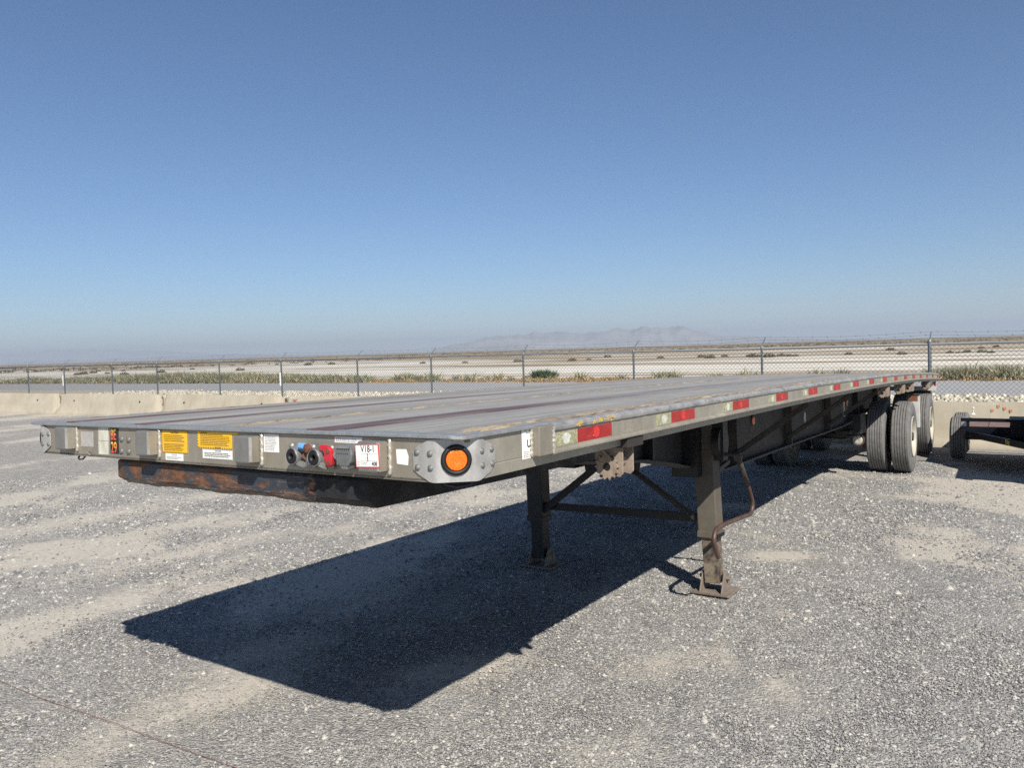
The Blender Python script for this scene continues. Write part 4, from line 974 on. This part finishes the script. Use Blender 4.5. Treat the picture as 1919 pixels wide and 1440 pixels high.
# strap winches under the side
def winch(u, name='strap_winch', front=False):
    cu = camb(u)
    pl = MB().prism([(u + .012, .0, -.140), (u + .012, .13, -.140), (u + .012, .13, -.190), (u + .012, .10, -.25), (u + .012, .015, -.265), (u + .012, .0, -.25)], (.008, 0, 0))
    pl.prism([(u + .115, .0, -.140), (u + .115, .13, -.140), (u + .115, .13, -.190), (u + .115, .10, -.25), (u + .115, .015, -.265), (u + .115, .0, -.25)], (.008, 0, 0))
    w = pl.build(name, M['winchsteel'], tr, cam=True, bevel=.002)
    (MB().box(u - .005, u + .15, -.034, .07, -.1395, -.098) if front else MB().box(u, u + .14, -.004, .12, -.1395, -.131)).build('mount_block', M['shade_steel'], w, cam=True, bevel=.004)
    MB().cyl((u + .019, .055, -.205), (1, 0, 0), .027, .097, 18).build('drum', M['winchsteel'], w, cam=True, autosm=True)
    T = []; N = 14
    for i in range(N):
        a = 2 * math.pi * i / N; T += [(.057 * math.cos(a), .057 * math.sin(a)), (.044 * math.cos(a + .12), .044 * math.sin(a + .12))]
    m = MB(); base = 0; hole = [(.018 * math.cos(2 * math.pi * i / len(T)), .018 * math.sin(2 * math.pi * i / len(T))) for i in range(len(T))]
    n = len(T)
    for x in (u, u + .009):
        for a, b in T: m.v.append((x, .070 + a, -.222 + b))
        for a, b in hole: m.v.append((x, .070 + a, -.222 + b))
    for i in range(n):
        j = (i + 1) % n
        m.f += [(i, j, n + j, n + i), (2 * n + i, 2 * n + j, 3 * n + j, 3 * n + i), (i, j, 2 * n + j, 2 * n + i), (n + i, n + j, 3 * n + j, 3 * n + i)]
    m.build('ratchet_wheel', M['winchsteel'], w, cam=True)
    MB().cyl((u + .0085, .070, -.222), (-1, 0, 0), .0175, .004, 16).build('shaft_hole_disc', M['rubber_black'], w, cam=True)  # solid black disc in place of the shade inside the shaft opening
    MB().cyl((u - .0005, .040, -.185), (-1, 0, 0), .008, .004, 10).cyl((u - .0005, .094, -.262), (-1, 0, 0), .007, .003, 10).build('pin_hole_disc', M['rubber_black'], w, cam=True)  # pin openings drawn as black discs, their inner dark put into the colour
    MB().bar((u - .004, .085, -.155), (u - .004, .045, -.19), .012, .006, up=(1, 0, 0)).build('pawl', M['winchsteel'], w, cam=True)
    return w
winch(1.115, front=True)
for u in (8.60, 10.05, 11.05, 13.35): winch(u)

# landing gear
def leg(top, bot_o, bot_i, lm):
    o = MB().bar(top, bot_o, .15, .15, up=(1, 0, 0)).build('landing_leg', lm, tr, bevel=.008)
    MB().bar((bot_o[0], bot_o[1], bot_o[2] - .001), bot_i, .116, .116, up=(1, 0, 0)).build('inner_leg', M['innerleg'] if b_near else lm, o, bevel=.005)
    MB().bar((bot_o[0], bot_o[1], bot_o[2] + .035), (bot_o[0], bot_o[1], bot_o[2] - .012), .162, .162, up=(1, 0, 0)).build('collar', lm, o, bevel=.003)
    a, b, w = bot_i[0], bot_i[1], -1.512 if b_near else -1.492
    b -= .004
    m = MB(); m.prism([(a - .155, b - .145, w + .012), (a - .135, b - .145, w), (a + .15, b - .145, w), (a + .15, b - .145, w + .014), (a - .135, b - .145, w + .016), (a - .158, b - .145, w + .030)], (0, .29, 0))
    ft = m.build('foot', M['footsteel'], o, bevel=.003)
    for s in (-1, 1):
        y = b + s * .078
        MB().prism([(a - .115, y, w + .016), (a + .115, y, w + .016), (a + .035, y, w + .165), (a - .035, y, w + .165)], (0, .010 * s, 0)).build('foot_bracket', M['footsteel'], o, bevel=.003)
    MB().cyl((a, b - .115, w + .115), (0, 1, 0), .016, .23, 12).build('foot_pin', M['footsteel'], o, autosm=True)
    return o
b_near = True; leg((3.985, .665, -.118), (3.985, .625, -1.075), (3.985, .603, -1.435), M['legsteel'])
b_near = False; leg((3.985, 2.190, -.118), (3.985, 2.160, -1.085), (3.985, 2.143, -1.415), M['black'])  # far leg coloured black for its constant shade, unlike the near one
MB().bar((3.985, .70, -.955), (3.985, 2.09, -.965), .012, .062).bar((3.975, .70, -.925), (3.975, 2.09, -.935), .03, .006).build('leg_crossbar', M['shade_steel'], tr)
MB().bar((3.955, .66, -1.0), (3.955, 1.42, -.50), .045, .010, up=(1, 0, 0)).bar((3.97, .665, -.985), (3.97, 1.43, -.485), .006, .04, up=(1, 0, 0)).build('leg_diagonal', M['shade_steel'], tr)
MB().bar((3.955, 2.10, -1.0), (3.955, 1.45, -.50), .060, .012, up=(1, 0, 0)).bar((3.97, 2.105, -.985), (3.97, 1.455, -.485), .006, .05, up=(1, 0, 0)).build('leg_diagonal', M['shade_steel'], tr)
MB().prism([(3.95, 1.20, -.64), (3.95, 1.68, -.64), (3.95, 1.72, -.40), (3.95, 1.16, -.40)], (.012, 0, 0)).build('gusset_plate', M['black'], tr)
MB().box(3.80, 4.15, .66, .86, -.62, -.20).build('leg_mount', M['black'], tr)
MB().box(3.80, 4.15, 1.70, 2.08, -.60, -.20).build('leg_mount', M['black'], tr)
gbx = MB().cyl((3.985, .57, -.36), (0, -1, 0), .125, .055, 24).box(3.93, 4.04, .50, .59, -.50, -.20).build('gearbox', M['black'], tr, autosm=True)
MB().tube([(4.0, .53, -.455), (4.0, .40, -.455)], .015, 10).build('shaft', M['dusty'], gbx)
v = .405; wc = -.050
cr = MB().tube(smooth_path([(3.99, v, -.475), (4.09, v, -.590), (4.20, v, -.700), (4.285, v, -.80), (4.325, v, -.86), (4.315, v, -.915), (4.26, v, -.945), (4.12, v, -.938), (3.95, v, -.930), (3.70, v, -.918), (3.56, v, -.915), (3.47, v, -.925), (3.425, v, -.955), (3.415, v, -1.0), (3.45, v, -1.06), (3.50, v, -1.125)]), .0165, 12).build('crank_handle', M['crank'], tr, smooth=True)
cr['label'] = 'bent brown crank handle hanging from the gearbox'
MB().tube([(3.985, v, -.465), (4.06, v, -.553), (4.21, v, -.711)], .0195, 12).build('grip_sleeve', M['dusty'], cr, smooth=True)
MB().cyl((3.97, v - .025, -.455), (0, 1, 0), .022, .05, 12).bar((3.965, v, -.45), (4.0, v, -.49), .05, .04).build('crank_joint', M['dusty'], cr)
MB().bar((4.06, .66, -.64), (4.75, .73, -.60), .03, .035).bar((4.04, .64, -.83), (4.35, .73, -.67), .03, .03).build('leg_stay', M['dusty'], tr)

# marker lamps on the braces
for u, vv, w, t in ((4.545, .46, -.285, .0), (8.55, .47, -.335, 0)):
    br = MB().box(u - .055, u + .055, vv, vv + .006, w - .085, w + .12).build('lamp_bracket', M['dusty'], tr, cam=True, bevel=.003)
    MB().revolve([(0, .046), (.008, .046), (.010, .040), (.008, .036)], (u, vv - .0005, w), (0, -1, 0), 24).build('lamp_ring', M['rubber_black'], br, cam=True, smooth=True)
    MB().revolve([(0, .038), (.010, .037), (.016, .026), (.018, .0001)], (u, vv - .0006, w), (0, -1, 0), 24).build('lens', M['amber'], br, cam=True, smooth=True)
MB().box(8.80, 8.92, .55, .556, -.52, -.30).build('drilled_plate', M['zinc'], tr, cam=True)
MB().prism([(7.72 + .05 * math.cos(a), .7748, -.47 + .065 * math.sin(a)) for a in [i * math.pi / 6 for i in range(12)]], (0, -.0008, 0)).build('worn_decal', M['patch'], tr, cam=True)

# wheels
RT_, WT = .545, .275
def tyre_prof():
    h = WT / 2; P = [(-h * .70, .292), (-h * .92, .325), (-h * 1.0, .40), (-h * .98, .455), (-h * .93, .500), (-h * .86, .527), (-h * .82, .535)]
    x = -h * .78; G = []; n = 5; tw = 2 * h * .78; rib = tw / (n + 1)
    for i in range(n + 1):
        a = x + rib * i + (.0038 if i else 0); b = x + rib * (i + 1) - (.0038 if i < n else 0); cr_ = lambda q: RT_ - .006 * (q / h) ** 2
        P += [(a, cr_(a)), (b, cr_(b))]
        if i < n: P += [(b + .001, cr_(b) - .013), (b + .0066, cr_(b) - .013)]
    P += [(-a, r) for a, r in P[:7][::-1]]; return P
TP = tyre_prof()
def tyre_mesh(): 
    seg = 96; m = MB().revolve(TP, (0, 0, 0), (0, 1, 0), seg); return m
def wheel(u, v, w, out):
    """out = -1 when the dish faces the near side, +1 when it faces the far side"""
    pr = [(-.005, .300), (-.135, .312), (-.140, .300), (-.128, .290), (-.10, .272), (.06, .262), (.07, .20), (.055, .12), (.055, .085), (-.035, .08), (-.04, .001)]
    m = MB().revolve([(a if out < 0 else -a, r) for a, r in pr], (0, 0, 0), (0, 1, 0), 48)
    m.revolve([((.10 if out < 0 else -.10), .272), ((.135 if out < 0 else -.135), .312)], (0, 0, 0), (0, 1, 0), 48)
    r = m.build('wheel', M['rimcream'], tr, autosm=True); r.location = (u, v, w)
    return r
tm = tyre_mesh(); to = None; wm = {}
for u, wz in ((11.62, -.917), (14.32, -.895)):
    for v, out in ((.196, -1), (.536, 1), (W - .536, -1), (W - .196, 1)):
        if out not in wm: r = wheel(u, v, wz, out); wm[out] = r
        else: r = wm[out].copy(); COL.objects.link(r); r.location = (u, v, wz)
        if to is None:
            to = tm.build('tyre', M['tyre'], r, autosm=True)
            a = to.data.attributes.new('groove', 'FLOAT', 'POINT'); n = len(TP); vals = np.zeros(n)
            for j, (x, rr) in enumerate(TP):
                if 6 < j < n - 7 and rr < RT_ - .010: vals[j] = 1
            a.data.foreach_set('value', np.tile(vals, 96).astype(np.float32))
        else: t = to.copy(); COL.objects.link(t); t.parent = r; t.rotation_euler.y = random.random() * 6
        if out < 0:
            MB().cyl((0, .02, 0), (0, -1, 0), .075, .15, 18, .065).build('hub', M['dusty'], r, autosm=True)
            m = MB()
            for i in range(10): m.cyl((.115 * math.cos(i * .6283), .055, .115 * math.sin(i * .6283)), (0, -1, 0), .012, .03, 6)
            m.build('lug_nuts', M['zinc'], r)
    ax = MB().tube([(u, .62, wz), (u, W - .62, wz)], .064, 16).build('axle', M['black'], tr, smooth=True)
    for v in (.70, W - .70): MB().cyl((u, v - .02, wz), (0, 1, 0), .205, .10, 24).build('brake_drum', M['rustpart'], ax, autosm=True)
    for v in (.78, 1.75):
        MB().box(u - .55, u - .40, v - .05, v + .05, -.95, -.56).build('suspension_hanger', M['black'], tr, cam=False)
        MB().bar((u - .48, v, -.84), (u + .30, v, wz + .07), .07, .09).build('trailing_arm', M['black'], tr)
        MB().cyl((u + .28, v, -.60), (0, 0, -1), .11, .22, 18).build('air_spring', M['rubber_black'], tr, autosm=True)
bc = MB().cyl((10.60, .69, -.905), (1, 0, 0), .085, .12, 24, .08).cyl((10.612, .69, -.905), (1, 0, 0), .092, .02, 24).build('brake_chamber', M['dusty'], tr, autosm=True)
MB().revolve([(0, .0001), (-.012, .03), (-.006, .060), (0, .068)], (10.598, .69, -.905), (1, 0, 0), 24).build('chamber_cap', M['rimcream'], bc, smooth=True)
MB().box(10.35, 10.75, .60, .95, -.80, -.50).box(10.1, 10.6, .70, .84, -.78, -.73).build('suspension_box', M['black'], tr, bevel=.01)
MB().tube([(9.3, .80, -.80), (9.9, .75, -.84), (10.3, .72, -.83), (10.6, .7, -.84)], .012, 6).build('air_line', M['black'], tr)
MB().box(12.80, 12.90, .10, .27, -.86, -.315).build('fender_box', M['white_plate'], tr, bevel=.004)
MB().box(12.795, 12.798, .125, .26, -.42, -.32).build('rust_panel', M['rustpart'], tr)
MB().box(12.78, 12.95, .085, .34, -.313, -.300).build('fender_top', M['dusty'], tr)
bp = MB().box(14.62, 14.68, .01, .075, -.27, -.135).box(14.60, 14.68, .012, W - .012, -.30, -.22).build('rear_bumper', M['white_plate'], tr)
MB().box(14.616, 14.619, .012, .045, -.215, -.14).build('red_reflector_tape', M['redtape'], bp)
MB().box(14.63, 14.64, .10, .62, -.36, -.30).build('flap_hanger', M['black'], tr)
MB().box(14.5, 14.74, .06, W - .06, -.122, .0, 1).build('rear_frame', M['alu_side'], tr, cam=True)

# ------------------------------------------------------------------ low black trailer at the right
AX = np.array([.836, -.549]); BX = np.array([.5486, .836])
ut = empty('utility_trailer', frame((*AX, 0), (*BX, 0), (0, 0, 1), (7.21, 12.6, -.30)))
tag(ut, 'low black utility trailer with brown wooden deck, cut by the right picture edge', 'trailer')
MB().box(0, 2.05, 0, .05, .485, .665).box(0, .05, .05, 1.62, .49, .665).box(2.0, 2.05, .05, 1.62, .49, .665).bar((.025, 1.62, .57), (.025, 3.4, .34), .05, .16).bar((2.025, 1.62, .57), (2.025, 3.4, .34), .05, .16).build('deck_frame', M['black_gloss'], ut, bevel=.004)
bh = MB().box(-.02, 2.05, -.02, .035, .745, .800).build('front_rail', M['black_gloss'], ut, bevel=.006)
for a in (.06, 1.0, 1.95): MB().box(a, a + .04, -.005, .03, .66, .75).build('rail_post', M['black_gloss'], ut)
b0 = None; a = .058
while a < 1.99:
    if b0 is None: b0 = MB().box(0, .285, .055, 1.60, .628, .655).build('deck_board', M['wood_brown'], ut); c = b0
    else: c = b0.copy(); COL.objects.link(c); c.parent = ut
    c.location = (a, 0, random.uniform(-.003, .003)); a += .296 if a + .59 < 2.0 else 9
for b in (.7, 1.56): MB().box(.05, 2.0, b, b + .05, .50, .62).build('crossmember', M['black_gloss'], ut)
for s, x0, x1 in ((1, .06, 1.02), (-1, 1.99, 1.03)):
    MB().bar((x0, .04, .545), (x1, -1.55, .535), .05, .095).build('tongue_beam', M['black_gloss'], ut, bevel=.003)
MB().prism([(.10, -.012, .49), (.55, -.75, .49), (1.5, -.75, .49), (1.95, -.012, .49)], (0, 0, .006)).build('tongue_plate', M['black_gloss'], ut)
tb = MB().prism([(.66, -.06, .585), (1.75, -.06, .585), (1.75, -.06, .83), (.66, -.06, .83)], (0, -.55, 0)).build('toolbox', M['deep_black'], ut, bevel=.005)
MB().box(.645, 1.765, -.625, -.045, .831, .845).build('lid', M['deep_black'], tb, bevel=.004)
gn = MB().box(1.02, 2.05, -2.30, -.36, 1.16, 1.22).box(1.02, 1.10, -2.30, -.36, 1.04, 1.16).box(1.97, 2.05, -2.30, -.36, 1.04, 1.16).build('unseen_neck', M['black_gloss'], ut, bevel=.004)  # unseen neck beyond the frame edge, added to cast the ground shadow
for a in (1.03, 1.96): MB().box(a, a + .08, -.46, -.37, .60, 1.04).build('unseen_neck_upright', M['black_gloss'], gn)
MB().cyl((1.53, -2.1, 1.04), (0, 0, -1), .05, .55, 14).build('unseen_neck_coupler', M['black_gloss'], gn)
d = Vector((1.02 - .06, -1.55 - .04, 0)).normalized(); nrm = d.cross(Vector((0, 0, 1)))
p = Vector((.06, .04, .515)) + d * 1.10 + nrm * .027
text('lettering', 'Big', .095, M['yellow_text'], ut, frame(d, (0, 0, 1), nrm, p), .9, bold=.001)
def small_wheel(a, b):
    w = MB().revolve([(-.105, .21), (-.10, .19), (-.03, .17), (-.03, .05), (-.06, .001)], (0, 0, 0), (1, 0, 0), 32).revolve([(.105, .21), (.09, .19), (0, .17)], (0, 0, 0), (1, 0, 0), 32).build('wheel', M['zinc'], ut, autosm=True)
    w.location = (a, b, .362); h = .118; P = [(-h * .8, .205), (-h, .27), (-h * .97, .32), (-h * .86, .345), (-h * .74, .356)]; x = -h * .72; rib = 2 * h * .72 / 5
    for i in range(5):
        q0 = x + rib * i + (.004 if i else 0); q1 = x + rib * (i + 1) - (.004 if i < 4 else 0); P += [(q0, .365), (q1, .365)]
        if i < 4: P += [(q1 + .001, .356), (q1 + .007, .356)]
    P += [(-c, r) for c, r in P[:5][::-1]]
    t = MB().revolve(P, (0, 0, 0), (1, 0, 0), 72).build('tyre', M['tyre'], w, autosm=True)
    at = t.data.attributes.new('groove', 'FLOAT', 'POINT'); at.data.foreach_set('value', np.tile(np.array([1. if (4 < j < len(P) - 5 and r < .361) else 0. for j, (c, r) in enumerate(P)]), 72).astype(np.float32))
for a, b in ((-.125, 1.10), (-.125, 1.98), (2.17, 1.10), (2.17, 1.98)): small_wheel(a, b)
for b in (1.10, 1.98): MB().tube([(-.05, b, .36), (2.1, b, .36)], .03, 10).build('axle', M['black'], ut, smooth=True)
MB().prism([(-.02, .02, .50), (.06, .0, .50), (.06, .0, .60), (-.02, .02, .60)], (-.01, .12, 0)).build('side_lamp', M['rustpart'], ut)

# ------------------------------------------------------------------ red string on the gravel
P = []; a = np.array([-6.2, 6.30]); b = np.array([.9, 2.11])
for i in range(60):
    t = i / 59; q = a * (1 - t) + b * t + np.array([.5, .85]) * (.006 * math.sin(t * 19) + .004 * math.sin(t * 47)); P.append((q[0], q[1], float(gz(q[0], q[1])) + .016 + .004 * math.sin(t * 33)))
tag(MB().tube(P, .0012, 6).build('string', M['string'], smooth=True), 'thin red string stretched across the gravel in the lower left', 'string')
